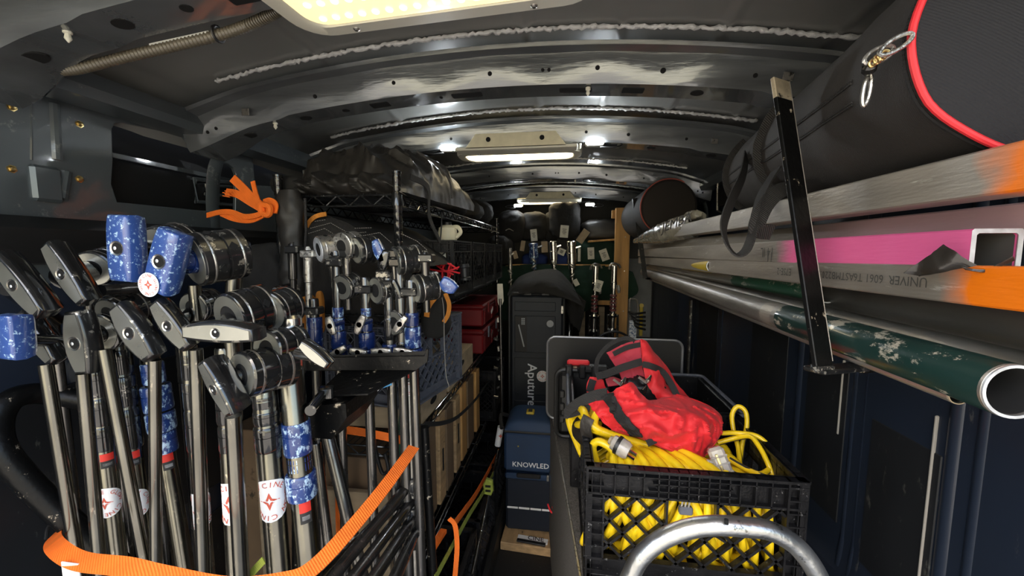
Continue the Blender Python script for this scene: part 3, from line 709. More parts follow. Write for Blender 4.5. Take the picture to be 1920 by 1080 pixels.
# --- the seven near columns -------------------------------------------------
near = [
 # label, top, bot, Y, half px, collars, sticker, tag, blue?
 ('light stand with smooth black collars and the leftmost of the big round stickers', (172, 612), (222, 1060), .56, 21, [(690, 742, 25, BK), (745, 795, 24, BK), (798, 842, 24, BK)], (935, 36, 1.0, -.62), (846, 26), (228, 640)),
 ('light stand with a black ribbed column, its round sticker half hidden by a leaning rod', (222, 640), (278, 1075), .60, 20, [(655, 700, 25, BK), (704, 760, 25, BK), (765, 838, 24, BK)], (937, 34, 2.2, -.6), (842, 26), None),
 ('light stand with chipped bright blue collars in the left bundle, between the two bare rods', (278, 640), (350, 1085), .63, 19, [(680, 718, 24, BL), (722, 768, 31, BL), (772, 806, 30, BL), (808, 846, 26, BL)], None, (846, 30), None),
 ('light stand with a grooved black neck and large sticker behind the horizontal handle', (350, 600), (388, 1080), .60, 17, [(662, 712, 18, BK), (716, 764, 19, BK), (768, 842, 19, BK)], (952, 40, 3.0, -.5), (846, 30), None),
 ('light stand whose sticker hides behind the rod under the embossed handle', (424, 650), (446, 1080), .60, 22, [(700, 740, 25, BK), (746, 790, 26, BK), (795, 842, 24, BK)], (935, 44, .4, -.4), (838, 30), None),
 ('light stand with tall stepped black collars and the largest fully visible round sticker', (492, 680), (524, 1080), .56, 24, [(738, 765, 25, BK), (768, 792, 26, BK), (796, 842, 27, BK)], (928, 42, .2, -.25), None, None),
 ('light stand with five chipped blue collars, rightmost of the near bundle', (545, 690), (582, 1080), .58, 24, [(738, 762, 17, BL), (764, 786, 22, BL), (789, 848, 28, BL), (851, 882, 24, BL), (885, 930, 30, BL)], None, (930, 40), None),
]
NS = []
for lab, top, bot, Y, hp, cols, stk, tg, _ in near:
    foot = dot_foot(top, bot, Y); t = stand(lab, foot)
    on, r, ax = column(t, top, bot, Y, hp, cols); legs(t, foot)
    if stk: sticker_on(t, on, r, stk[0], stk[1], Y, stk[2], stk[3])
    if tg: redtag(t, on, r, tg[0], tg[1], .1)
    NS.append((t, on, r))
def arm(t, top, bot, Y, hpx, m='tube'):
    a = atY(*top, Y); b = atY(*bot, Y); r = hw(hpx, (a + b) / 2); d = b - a
    MB().lathe(a, b + d * .55, [(0, r), (.994, r), (1, r * .7)], 18).build('arm_rod', m, t)
def HND(t, ax, bx, Y, wpx, dep, m='blackworn', face='handleface', **k):
    a = atY(*ax, Y); b = atY(*bx, Y); w_ = wpx * Y / FPX * 1.0
    return t_handle(t, a, b, w_, dep, m, face=face, **k)
# heads, handles and hanging rods, each hung on its stand
# stand 0
t, on, r = NS[0]
grip_head(t, atY(186, 625, .56), atY(228, 612, .60), .034, 'blackgloss')
HND(t, (128, 585), (150, 703), .50, 62, .030); arm(t, (156, 700), (186, 1045), .505, 15)
MB().cyl(atY(150, 640, .53), atY(190, 628, .56), .012).build('shaft', BK, t)
# stand 1
t, on, r = NS[1]
grip_head(t, atY(205, 590, .57), atY(262, 570, .62), .030, 'blackgloss')
HND(t, (208, 575), (275, 675), .50, 56, .030); arm(t, (196, 655), (276, 1075), .52, 14)
MB().cyl(atY(245, 620, .52), atY(262, 600, .60), .012).build('shaft', BK, t)
# stand 2 : blue tilted handle with the round sticker
t, on, r = NS[2]
k = HND(t, (312, 432), (284, 548), .50, 62, .034, 'bluehandle', None, boxy=True)
grip_head(t, atY(362, 488, .555), atY(450, 474, .62), .044, 'blackworn')
MB().cyl(atY(320, 492, .53), atY(365, 488, .556), .016).build('shaft', 'bluedark', t)
MB().lathe(atY(352, 488, .55), atY(368, 488, .562), [(0, .022), (.6, .022), (1, .018)], 22).build('hub', 'bluedark', t)
O = atY(279, 534, .4985); round_sticker(k, lambda u, v, h: O + V((u, -h, v)), .0185, .5)
arm(t, (290, 675), (293, 1068), .52, 13)
MB().cyl(atY(440, 470, .62), atY(436, 640, .62), .013).build('post', 'tube', t)
MB().box(atY(452, 478, .62), (.022, .03, .05), None, .004).build('clamp_block', 'blackworn', t)
MB().cyl(atY(450, 455, .615), atY(462, 470, .615), .009).build('clamp_bolt', 'blackworn', t)
MB().cyl(atY(365, 535, .60), atY(370, 600, .60), .010).build('post', 'tube', t)
# stand 3 : horizontal handle
t, on, r = NS[3]
HND(t, (472, 628), (338, 622), .47, 44, .034); arm(t, (367, 655), (382, 1078), .50, 14)
grip_head(t, atY(430, 596, .54), atY(500, 574, .60), .040, 'blackgloss')
MB().cyl(atY(420, 622, .50), atY(432, 598, .545), .013).build('shaft', BK, t)
grip_head(t, atY(362, 577, .60), atY(398, 566, .64), .028, 'blackgloss')
# stand 4 : embossed handle bent forward
t, on, r = NS[4]
k = HND(t, (372, 680), (428, 782), .46, 46, .034, 'blackgloss', 'handleface', nrm=(-.35, -1, .0)); arm(t, (437, 780), (453, 1080), .50, 16)
grip_head(t, atY(452, 704, .50), atY(540, 683, .57), .036, 'blackgloss')
MB().cyl(atY(415, 715, .475), atY(455, 703, .502), .011).build('shaft', BK, t)
MB().cyl(atY(437, 640, .60), atY(440, 690, .60), .014).build('post', 'tube', t)
# stand 5 : knob handle pointing right
t, on, r = NS[5]
k = HND(t, (560, 645), (612, 688), .50, 26, .022, 'blackgloss', 'handleface', hole=False, nrm=(-.3, -1, .2))
grip_head(t, atY(500, 655, .54), atY(560, 640, .60), .030, 'blackgloss')
MB().cyl(atY(560, 662, .53), atY(592, 668, .51), .009).build('shaft', 'chrome', t)
MB().cyl(atY(490, 620, .56), atY(492, 690, .56), .015).build('post', 'tube', t)
# stand 6 : neck with clamp
t, on, r = NS[6]
grip_head(t, atY(505, 585, .585), atY(545, 570, .63), .034, 'blackgloss')
MB().lathe(atY(548, 590, .60), atY(552, 700, .60), [(0, .010), (.05, .015), (.5, .015), (.52, .018), (1, .018)], 20).build('neck', 'chrome', t)
MB().cyl(atY(582, 770, .57), atY(610, 735, .66), .009).build('side_bolt', 'blackgloss', t)
MB().box(atY(612, 736, .655), (.026, .02, .024), Rz(.4), .003).build('bolt_knob', 'blackgloss', t)
# --- stands whose columns are hidden: heads at the left edge
def short_stand(lab, foot_px, Y, parts):
    foot = V((atY(foot_px[0], foot_px[1], Y).x, Y, 0)); t = stand(lab, foot)
    p = atY(foot_px[0], foot_px[1], Y); MB().cyl(p, V((p.x, Y, .012)), .0085 if foot_px[0] < 210 else .0125, seg=18).build('column_tube', 'tubedark', t); legs(t, foot)
    for f_ in parts: f_(t)
    return t
short_stand('light stand with the black handle tilted highest at the left, white ring label behind', (168, 560), .60, [
    lambda t: HND(t, (78, 458), (150, 570), .50, 48, .032, 'blackgloss'),
    lambda t: MB().cyl(atY(120, 520, .53), atY(182, 505, .60), .020).build('shaft', 'blackgloss', t),
    lambda t: grip_head(t, atY(172, 505, .58), atY(215, 492, .63), .032, 'blackgloss'),
    lambda t: MB().lathe(atY(190, 545, .54), atY(260, 540, .60), [(0, .010), (1, .010)], 14).build('cross_rod', 'tubedark', t)])
short_stand('light stand with the chipped blue upright handle standing tallest in the bundle', (262, 520), .66, [
    lambda t: HND(t, (216, 402), (222, 528), .50, 62, .034, 'bluehandle', None, boxy=True),
    lambda t: grip_head(t, atY(300, 470, .585), atY(345, 458, .63), .042, 'blackworn'),
    lambda t: MB().cyl(atY(232, 468, .53), atY(305, 470, .59), .018).build('shaft', 'blackgloss', t)])
short_stand('light stand with a large dark handle cut off by the left edge of the photo', (100, 600), .60, [
    lambda t: HND(t, (-22, 478), (68, 592), .47, 54, .034, 'blackgloss'),
    lambda t: MB().cyl(atY(20, 540, .50), atY(102, 600, .60), .014).build('shaft', 'blackgloss', t)])
short_stand('light stand with a worn black handle and thick bare rod at far left', (166, 640), .62, [
    lambda t: HND(t, (28, 588), (92, 682), .50, 46, .030, 'blackgloss'),
    lambda t: arm(t, (86, 683), (146, 1050), .51, 16),
    lambda t: MB().cyl(atY(60, 635, .53), atY(168, 640, .62), .012).build('shaft', 'blackgloss', t)])
short_stand('light stand with a glossy black handle leaning beside the horizontal handle', (338, 600), .68, [
    lambda t: HND(t, (282, 568), (345, 655), .50, 46, .028, 'blackgloss'),
    lambda t: MB().cyl(atY(315, 610, .53), atY(350, 590, .60), .013).build('shaft', 'blackgloss', t)])
short_stand('light stand with only a blue chipped handle showing at the left edge', (205, 640), .62, [
    lambda t: HND(t, (2, 592), (10, 676), .42, 50, .030, 'bluehandle', None, hole=False, boxy=True),
    lambda t: MB().cyl(atY(10, 635, .45), atY(207, 645, .62), .010).build('shaft', 'blackgloss', t)])

# --- the row of stands in the rack behind -----------------------------------
mid = [
 # label, column px, col py range, head(front px, back px, r px), handle spec, collars, post top, knob
 ('racked light stand with a bright silver grip head at the left of the row', 588, 560, [((597, 468), (640, 462), 27, 'silver', 'alubright'), ((640, 462), (668, 458), 27, 'silver', 'silver')], [], [(594, 650, 15, 'bluedark'), (650, 668, 17, 'bluedark')], (577, 470), [((618, 668), (646, 652), 14)]),
 ('racked light stand with dark grip head and blue chipped column, second from left', 630, 470, [((640, 540), (664, 532), 26, 'blackworn', 'handleface')], [], [(576, 594, 11, BL), (596, 618, 12, BL), (620, 652, 15, 'bluedark'), (653, 668, 17, 'bluedark')], (622, 480), [((612, 595), (624, 628), 16)]),
 ('racked light stand with a small blue T-handle on its top head', 684, 520, [((668, 470), (706, 466), 27, 'blackworn', 'handleface')], [((700, 450), (716, 492), 18, 'bluehandle')], [(576, 594, 10, BL), (598, 620, 12, 'bluedark'), (622, 652, 16, 'bluedark'), (653, 668, 18, 'bluedark')], (650, 470), [((680, 592), (666, 626), 15), ((654, 658), (686, 664), 15)]),
 ('racked light stand with an all-black column between blue ones', 727, 510, [((704, 545), (738, 540), 27, 'blackworn', 'handleface'), ((738, 606), (762, 600), 25, 'blackworn', 'handleface')], [((735, 525), (748, 560), 13, 'blackgloss')], [(578, 592, 10, BK), (596, 636, 11, BK), (644, 664, 16, 'bluedark')], (718, 508), [((760, 594), (738, 622), 14), ((694, 661), (732, 661), 17)]),
 ('racked light stand with a blue worn handle pointing right over the tool bag', 770, 525, [((778, 542), (822, 534), 28, 'blackworn', 'handleface')], [((826, 526), (852, 546), 26, 'bluehandle')], [(586, 610, 13, 'bluedark'), (612, 650, 16, BL), (652, 668, 18, 'bluedark')], (797, 478), [((736, 658), (772, 664), 16)]),
 ('racked light stand with a large ribbed black drum head under the shelf post', 748, 470, [((742, 490), (786, 484), 28, 'blackworn', 'handleface')], [((722, 470), (712, 506), 20, 'blackgloss')], [(640, 665, 12, BK)], (738, 470), []),
 ('racked light stand with a polished neck at the left end of the row', 552, 560, [((520, 555), (556, 545), 20, 'blackworn', 'alubright')], [((546, 545), (556, 585), 14, 'blackgloss')], [(590, 602, 12, 'chrome'), (606, 660, 17, 'chrome')], (548, 462), []),
]
YM = .82
for lab, cx, cy, heads, hnds, cols, post, knobs in mid:
    bx = cx + 26 * .5; top = (cx, cy); bot = (cx + 14, 900); foot = dot_foot(top, bot, YM)
    t = stand(lab, foot, 'light stands standing in the black rack')
    on, r, ax = column(t, top, bot, YM, 9.5, cols, 'tubedark')
    legs(t, foot)
    for (fa, fb, rp, mm, dm) in heads:
        grip_head(t, atY(*fa, YM - .01), atY(*fb, YM + .03), rp * YM / FPX, mm, dm)
    for (ha, hb, wpx, mm) in hnds:
        t_handle(t, atY(*ha, YM - .02), atY(*hb, YM - .02), wpx * YM / FPX, .022, mm, hole=False)
    # post beside the head with its clamp block and bolt
    m2 = 'silver' if 'bright silver' in lab else 'blackworn'
    MB().lathe(atY(post[0], post[1] + 8, YM), atY(post[0] + 4, cy + 60, YM), [(0, .010), (.35, .0095), (.36, .0075), (1, .0075)], 16).build('post', 'silver' if m2 == 'silver' else 'tubedark', t)
    MB().box(atY(post[0] + 3, post[1] + 6, YM), (.034, .026, .018), None, .003).build('clamp_block', m2, t)
    MB().lathe(atY(post[0], post[1] - 8, YM), atY(post[0], post[1], YM), [(0, .004), (.4, .006), (1, .007)], 12).build('clamp_bolt', m2, t)
    MB().box(atY(cx, cy + 22, YM - .004), (.038, .03, .018), None, .003).build('clamp_block', 'blackworn', t)
    for (ka, kb, wpx) in knobs:
        kk = t_handle(t, atY(*ka, YM - .05), atY(*kb, YM - .05), wpx * YM / FPX, .010, 'silver', 'wing_knob', hole=False)
        pc = (atY(*ka, YM - .05) + atY(*kb, YM - .05)) / 2; MB().cyl(pc, pc + V((.0, .05, 0)), .006).build('knob_bolt', 'bluedark', kk)
# bright red tags below the plate and the lower poles are those stands' own columns; a few more poles show
poles = [('thick glossy black pole below the lower rack plate', (600, 755), (662, 1010), .80, 13, 'tubedark'),
         ('thin dark pole in the rack just right of the blue collared stand', (592, 830), (622, 1070), .80, 10, 'tubedark'),
         ('bare worn silver pole at the right end of the rack', (765, 690), (772, 905), .84, 13, 'steelpipe')]
for i, (lab, a, b, Y, hp, m_) in enumerate(poles):
    foot = dot_foot(a, b, Y); t = stand(lab, foot, 'bare poles in the rack')
    on, r, ax = column(t, a, b, Y, hp, [], m_); legs(t, foot)
    if i == 2:
        redtag(t, on, r, 698, 14, 0); sticker_on(t, on, r, 716, 22, Y, 1.2, 1.4)
        for z in (905, 960, 1005):
            p = on(z); MB().lathe(p + V((0, 0, .02)), p - V((0, 0, .02)), [(0, r), (0, r * 1.5), (.5, r * 1.7), (1, r * 1.5), (1, r)], 14, cap=False).build('leg_joint', 'blackworn', t)
p = atY(748, 705, .86); t0 = [o for o in bpy.data.objects if o.get('label', '').startswith('racked light stand with an all-black')][0]
O2 = atY(706, 715, .81); round_sticker(t0, cyl_map(atY(700, 715, .82), (0, 0, 1), .0125, V((1.5, 0, CZ))), .022, 2)
# --- the rack: stepped black plates on tubes ---------------------------------
tr = thing('stand_rack', 'black steel rack with stepped notched plates that hold the light stands', 'rack', (-.45, .8, 0))
def px_plate(pts, Y, dz, name='rack_plate'):
    P_ = [atY(*p, Y) for p in pts]
    return MB().ring([P_, [p + V(dz) for p in P_]]).build(name, 'blacksteel', tr, 20)
MB().ring([[atY(556, 670, .74), atY(800, 658, .74), atY(790, 668, .78), atY(560, 672, .80)], [atY(556, 694, .74), atY(778, 692, .74), atY(780, 694, .78), atY(560, 696, .80)]]).build('rack_plate', 'blacksteel', tr, 20)
px_plate([(556, 672), (796, 668), (800, 655), (803, 655), (801, 678), (780, 694), (556, 694)], .735, (0, .004, 0), 'rack_lip')
MB().ring([[atY(640, 694, .74), atY(780, 692, .74), atY(690, 738, .66), atY(590, 742, .66)], [atY(640, 697, .74), atY(780, 695, .74), atY(690, 741, .66), atY(590, 745, .66)]]).build('rack_plate', 'blacksteel', tr, 20)
px_plate([(572, 762), (640, 757), (648, 757), (650, 783), (622, 824), (574, 820)], .64, (0, .12, 0), 'rack_bracket')
MB().bar(atY(575, 760, .70), atY(645, 757, .70), .10, .004).build('rack_plate', 'blacksteel', tr)
for a, b in (((556, 680), (556, 1075)), ((795, 800), (812, 1075))):
    pa = atY(*a, .86); pb = atY(*b, .86); pb = pa + (pb - pa) * ((.012 - pa.z) / (pb.z - pa.z)); MB().cyl(pa, pb, .011, seg=12).build('upright', 'blacksteel', tr)
MB().bar(V((-.66, .86, .05)), V((-.32, .86, .05)), .04, .06).build('base_rail', 'blacksteel', tr)
for i, (a, b) in enumerate((((770, 905), (640, 1062)), ((775, 935), (665, 1080)), ((778, 965), (700, 1085)), ((782, 990), (740, 1085)), ((760, 925), (600, 1092)))):
    pa = atY(*a, .84); pb = atY(*b, .62); t = thing('stand_leg_tube', ['black tubular stand leg, topmost of the sloping bundle', 'black tubular stand leg, third of the sloping bundle', 'black tubular stand leg, fourth of the sloping bundle', 'shortest black tubular stand leg at the bottom of the sloping bundle', 'black tubular stand leg, second of the sloping bundle'][i], 'leg', pb, 'folded stand legs sloping across the rack')
    MB().cyl(pa, pb + (pb - pa) * .35, .0125, seg=16).build('tube', 'tubedark', t)
    MB().lathe(pa + (pa - pb) * .06, pa - (pa - pb) * .05, [(0, .006), (.3, .017), (.7, .018), (1, .0125)], 14).build('hinge', 'blackworn', t)
# curved black cart handle at far left
pts = [atY(*p, Y) for p, Y in (((170, 752), .62), ((110, 742), .60), ((60, 738), .57), ((18, 752), .54), ((-4, 790), .52), ((2, 840), .51), ((40, 890), .52), ((100, 950), .54), ((165, 1008), .56), ((230, 1065), .58))]
ct = thing('cart_handle', 'bent glossy black tubular cart handle at the far left', 'handle', (pts[-1].x, pts[-1].y, 0))
c2 = catmull(pts, 8); end = c2[-1]
MB().tube(c2 + [end + (end - c2[-2]) * 8, V((end.x + .10, end.y, .02))], .0195, 16).build('tube', 'blacksteel', ct)
MB().tube(catmull([atY(*p, .60) for p in ((86, 1010), (92, 985), (120, 968), (160, 972))], 6), .003, 8).build('cable', 'black', ct)
# second hooked rod end at the left of the black bag
t = stand('thin plain black rod standing upright beside the hanging black bag', dot_foot((545, 458), (548, 560), .88), 'bare poles in the rack')
pa = atY(546, 457, .88); MB().lathe(pa, V((pa.x + .02, .88, .01)), [(0, .006), (.002, .0075), (1, .0075)], 14).build('rod', 'tubedark', t)

# ============================================================ STRAPS
def strap_thing(lab, pts, w_, m, name='ratchet_strap', cat='strap', up=(0, -1, .3), n=8, th=.002, group=None):
    o = MB().strap(catmull(pts, n), w_, th, up).build(name, m, None, 40)
    return tag(recentre(o), lab, cat, group)
A = [atY(*p, Y) for p, Y in (((118, 988), .60), ((100, 1008), .52), ((108, 1028), .455), ((150, 1052), .43), ((230, 1062), .42), ((300, 1078), .42), ((420, 1100), .42), ((520, 1092), .44), ((580, 1070), .46), ((650, 1000), .52), ((720, 915), .62), ((776, 838), .76))]
st = thing('ratchet_strap', 'bright orange webbing strap wrapped round the left bundle of stands', 'strap', A[3])
MB().strap(catmull(A, 8), .024, .002, (0, -.6, 1)).build('webbing', 'orange', st)
MB().box(atY(133, 1068, .425), (.030, .002, .022), None, .0005).build('care_label', 'white', st)
strap_thing('orange webbing strap hanging down between the rack poles', [atY(*p, .84) for p in ((640, 862), (636, 920), (637, 1000), (642, 1060), (650, 1100))], .019, 'orange', up=(0, -1, 0))
strap_thing('short orange webbing strap running level behind the rack poles', [atY(*p, .90) for p in ((650, 806), (690, 812), (730, 820), (757, 826))], .021, 'orange', up=(0, -1, .1))
strap_thing('orange webbing strap twisting down the edge of the lower shelf', [atX(*p, X) for p, X in (((935, 845), -.36), ((915, 885), -.345), ((893, 925), -.335), ((872, 955), -.33), ((850, 985), -.33))], .022, 'orange', up=(.9, -.5, .2))
strap_thing('loose orange strap tail dangling over the lower grey crate', [atY(*p, .98) for p in ((842, 972), (853, 985), (857, 1020), (855, 1060), (851, 1100))], .014, 'orange', up=(0, -1, 0))
strap_thing('rolled orange strap tail lying on the wire shelf', [atY(*p, Y) for p, Y in (((832, 995), 1.10), (( 822, 1010), 1.06), ((808, 1032), 1.02))], .020, 'orange', up=(0, 0, 1), th=.012)
strap_thing('lime green ratchet strap slanting across the lower crates', [atX(*p, X) for p, X in (((925, 888), -.32), ((905, 925), -.315), ((880, 965), -.31), ((850, 1020), -.31), ((815, 1085), -.31))], .018, 'lime', up=(.8, -.6, .2))
strap_thing('lime green strap end at the foot of the near stands', [atY(*p, .62) for p in ((495, 1050), (478, 1068), (462, 1090))], .014, 'lime')
bk = atX(915, 915, -.30); t = thing('ratchet_buckle', 'lime green ratchet buckle hanging at the lower shelf edge', 'buckle', bk)
MB().prism([(-.018, -.03), (.012, -.034), (.022, -.01), (.018, .028), (-.008, .036), (-.022, .01)], bk, (1, 0, 0), (0, 0, 1), (0, .02, 0), .003).build('handle', 'lime', t)
for dz in (-.012, .008): MB().box(bk + V((0, -.001, dz)), (.022, .004, .008)).build('slot', 'hole', t)
# knotted orange strap high on the left wall
kp = [(437, 330), (450, 345), (470, 370), (492, 385), (505, 382)]
kt = thing('knotted_strap', 'frayed orange webbing strap knotted at the black bag high on the left wall', 'strap', atY(495, 400, .94))
def kst(pts, w_, Y0=.94, up=(0, -1, .2)):
    MB().strap(catmull([atY(p[0], p[1], Y0 - .004 * i) for i, p in enumerate(pts)], 8), w_, .003, up).build('webbing', 'orange', kt)
kst([(436, 334), (455, 352), (478, 376), (498, 392)], .022); kst([(474, 340), (479, 360), (486, 380), (497, 395)], .012)
kst([(424, 360), (445, 364), (468, 378), (492, 392)], .020); kst([(388, 404), (412, 398), (435, 398), (458, 406), (480, 404), (497, 396)], .014)
kst([(415, 400), (440, 410), (468, 413), (490, 405), (502, 394)], .016); kst([(494, 380), (506, 377), (516, 384), (514, 400)], .018)
for i in range(4):
    p = atY(422 - (i % 2) * 4, 358 + 3 * i, .925); MB().bar(p, p + V((.02, 0, -.004)), .003, .002).build('frayed_end', 'orange', kt)
MB().tube(catmull([atY(*p, .92) for p in ((492, 384), (506, 388), (504, 402), (492, 400), (490, 390))], 6, True), .008, 8, True).build('knot', 'orange', kt)

# ============================================================ CRATES
def crate_wall(O, ux, uy, n, W, H, m, parent, cell=.042, top=.2, bot=.18, side=.07, th=.012, zones=3, bar_=.006, handle=True, name='side_panel', solid_back=False):
    """openwork crate wall in frame O (bottom left), ux right, uy up, n outward; rims, ladder corners, diamond lattice"""
    O = V(O); ux = V(ux); uy = V(uy); n = V(n); mb = MB()
    def P3(x, y, d=0): return O + ux * x + uy * y + n * d
    def hb(x0, x1, y, w_, t=th, d=0): mb.bar(P3(x0, y, d), P3(x1, y, d), w_, t, n)
    def vb(x, y0, y1, w_, t=th, d=0): mb.bar(P3(x, y0, d), P3(x, y1, d), w_, t, n)
    sw = side * W; y1 = H * (1 - top); y0 = H * bot
    # top band : rim, thin web plate, ribs
    hb(0, W, H - .003, .006, th * 1.5); hb(0, W, y1, .005); mb.box(P3(W / 2, (H + y1) / 2, -th * .45), (W if abs(ux.x) > .7 else .002, W if abs(ux.x) <= .7 else .002, 0)) if False else None
    mb.ring([[P3(0, y1, -th * .35), P3(W, y1, -th * .35), P3(W, H, -th * .35), P3(0, H, -th * .35)], [P3(0, y1, -th * .5), P3(W, y1, -th * .5), P3(W, H, -th * .5), P3(0, H, -th * .5)]])
    k = 0; x = .0
    while x < W:
        vb(x, y1, H, .0025); x += .020 if (abs(x - W / 2) < W * .17) else .030
    hb(W * .32, W * .68, (H + y1) / 2, .0025); hb(0, W, y1 + (H - y1) * .72, .0018); hb(W * .30, W * .70, y1 + (H - y1) * .25, .0022)
    # bottom band
    hb(0, W, .003, .006, th * 1.4); hb(0, W, y0, .005)
    mb.ring([[P3(0, 0, -th * .35), P3(W, 0, -th * .35), P3(W, y0, -th * .35), P3(0, y0, -th * .35)], [P3(0, 0, -th * .5), P3(W, 0, -th * .5), P3(W, y0, -th * .5), P3(0, y0, -th * .5)]])
    # ladder corners
    for xa, xb in ((0, sw), (W - sw, W)):
        vb(xa + .002, 0, H, .004, th * 1.3); vb(xb, y0, y1, .004)
        mb.ring([[P3(xa, y0, -th * .35), P3(xb, y0, -th * .35), P3(xb, y1, -th * .35), P3(xa, y1, -th * .35)], [P3(xa, y0, -th * .5), P3(xb, y0, -th * .5), P3(xb, y1, -th * .5), P3(xa, y1, -th * .5)]])
        yy = 0
        while yy < H: hb(xa, xb, yy, .003, th * 1.2); yy += H * .105
    # lattice, clipped to the window, leaving the hand hole open
    hx0, hx1, hy0 = W * .385, W * .615, y1 - (y1 - y0) * .48
    def clip(xa, ya, dx, dy):
        segs = []; cur = None; N_ = 160
        for i in range(N_ + 1):
            x = xa + dx * i / N_; y = ya + dy * i / N_
            ok = sw < x < W - sw and y0 < y < y1 and not (handle and hx0 < x < hx1 and y > hy0)
            if ok and cur is None: cur = (x, y)
            if not ok and cur is not None: segs.append((cur, (x, y))); cur = None
        if cur: segs.append((cur, (x, y)))
        return segs
    L = W + H
    q = -H
    while q < W + H:
        for sx in (1, -1):
            x0 = q if sx == 1 else W - q
            for a, b in clip(x0, y0 - .001, sx * (y1 - y0 + .002) * 1.0, (y1 - y0 + .002)):
                if math.hypot(b[0] - a[0], b[1] - a[1]) > .004: mb.bar(P3(*a), P3(*b), bar_ * .55, th * .9, n)
        q += cell
    if handle:
        hb(hx0, hx1, hy0, .005); vb(hx0, hy0, y1, .005); vb(hx1, hy0, y1, .005)
        for xx in (hx0, hx1):
            s_ = 1 if xx == hx1 else -1
            mb.bar(P3(xx, hy0), P3(xx + s_ * .02, hy0 - .012), .005, th, n)
    return mb.build(name, m, parent, 0)
def crate(lab, c, rot, size, m, group=None, name='milk_crate', detail=True, **k):
    c = V(c); R = Rz(rot); w_, d, h = size; t = thing(name, lab, 'crate', c, group)
    for sx, sy in ((0, -1), (0, 1), (-1, 0), (1, 0)):
        n = R @ V((sx, sy, 0)); ux = R @ V((-sy, sx, 0)); W = w_ if sx == 0 else d; dist = (d if sx == 0 else w_) / 2
        crate_wall(c + n * (dist - .006) - ux * W / 2, ux, V((0, 0, 1)), n, W, h, m, t, **k)
    MB().box(c + V((0, 0, .006)), (w_ - .02, d - .02, .010), R, .002).build('base', m, t)
    return t

# ============================================================ WIRE SHELVING
SX0, SX1, SY0, SY1 = -.80, -.45, 1.0, 2.52
sh = thing('wire_shelving', 'black wire shelving unit along the left wall, loaded on every level', 'shelf', ((SX0 + SX1) / 2, (SY0 + SY1) / 2, 0))
LV = (1.60, 1.268, .885, .45)
for x, y, n_ in ((SX1, SY0, 1), (SX0, SY0, 0), (SX1, SY1, 1), (SX0, SY1, 0)):
    prof = []; H = 1.655
    for k in range(66):
        z = k / 66; prof += [(z, .0118), (z + .012, .0118), (z + .0125, .0112), (z + .0145, .0112)]
    prof.append((1, .0118))
    MB().lathe(V((x, y, .0)), V((x, y, H)), prof, 14).build('post', 'blackgloss', sh)
    MB().lathe(V((x, y, H)), V((x, y, H + .008)), [(0, .013), (.7, .013), (1, .009)], 14).build('post_cap', 'blackgloss', sh)
for z in LV:
    s = MB(); bars = MB()
    for (a, b) in ((V((SX0, SY0, 0)), V((SX1, SY0, 0))), (V((SX1, SY0, 0)), V((SX1, SY1, 0))), (V((SX0, SY0, 0)), V((SX0, SY1, 0))), (V((SX0, SY1, 0)), V((SX1, SY1, 0)))):
        for dz in (0, -.028): s.cyl(a + V((0, 0, z + dz)), b + V((0, 0, z + dz)), .0032, seg=8)
        n = int((b - a).length / .034)
        zig = [a + (b - a) * (i / n) + V((0, 0, z + (0 if i % 2 else -.028))) for i in range(n + 1)]
        for i in range(n): s.cyl(zig[i], zig[i + 1], .0022, seg=6)
    fr_ = s.build('shelf_frame', 'blackgloss', sh)
    n = 18
    for i in range(1, n): bars.cyl((SX0 + (SX1 - SX0) * i / n, SY0, z + .003), (SX0 + (SX1 - SX0) * i / n, SY1, z + .003), .0016, seg=5)
    for i in range(1, 7): bars.cyl((SX0, SY0 + (SY1 - SY0) * i / 7, z - .001), (SX1, SY0 + (SY1 - SY0) * i / 7, z - .001), .0025, seg=5)
    bars.build('shelf_wires', 'black', fr_, 60)
    for x, y in ((SX1, SY0), (SX1, SY1)):
        MB().lathe(V((x, y, z - .03)), V((x, y, z + .008)), [(0, .016), (.8, .0145), (1, .013)], 14).build('collar', 'blackgloss', sh)
# dark blue board edge on the second level
tag(recentre(MB().box((SX1 - .04, 1.90, 1.256), (.09, 1.06, .014), None, .003).build('shelf_liner', 'navycase')), 'dark blue board lining the edge of the second shelf', 'board')

def soft(lab, cat, c, size, m, name, R=None, group=None, **k):
    o = blob(c, size, R, **k).build(name, m, None, 60); tag(recentre(o), lab, cat, group); return o
# black bags on the top shelf
bt = thing('equipment_bag', 'large crumpled black nylon bag on the top wire shelf under the roof', 'bag', (-.72, 1.25, 1.61))
def bagtop(u, v):
    # u across (-1..1), v along
    a = math.pi * u; x = -.60 + .02 * v + .165 * -math.cos(a) * (1 + .3 * v); y = 1.03 + .50 * v
    hgt = (.135 + .07 * min(1, v * 2.5)) * (max(0, math.sin(a)) ** .55) * (1 - .55 * max(0, (v - .45) / .55) ** 2) * (1 - .5 * max(0, (.12 - v) / .12) ** 2)
    p = V((x, y, 1.608 + hgt * (1.0 - .22 * u)))
    wv = crease(p + V((p.z, 0, p.x * .6)), 9, 3); return p + V((.006 * wv, -.03 * wv * (1 - v), .026 * wv * min(1, hgt * 8)))
MB().grid(bagtop, 90, 50).build('bag_body', 'nylon', bt, 70)
def bagfront(u, v):
    e = bagtop(u, 0); z0 = 1.600; p = V((e.x, e.y - .03 * math.sin(math.pi * v), z0 + (e.z - z0) * v))
    wv = crease(p + V((p.z * .8, 0, p.x * .7)), 10.0, 9); return p + V((.0, -.05 * wv * math.sin(math.pi * min(v, .98)) ** .6 if v < .98 else 0, 0))
MB().grid(bagfront, 90, 44).build('bag_front', 'nylon', bt, 70)
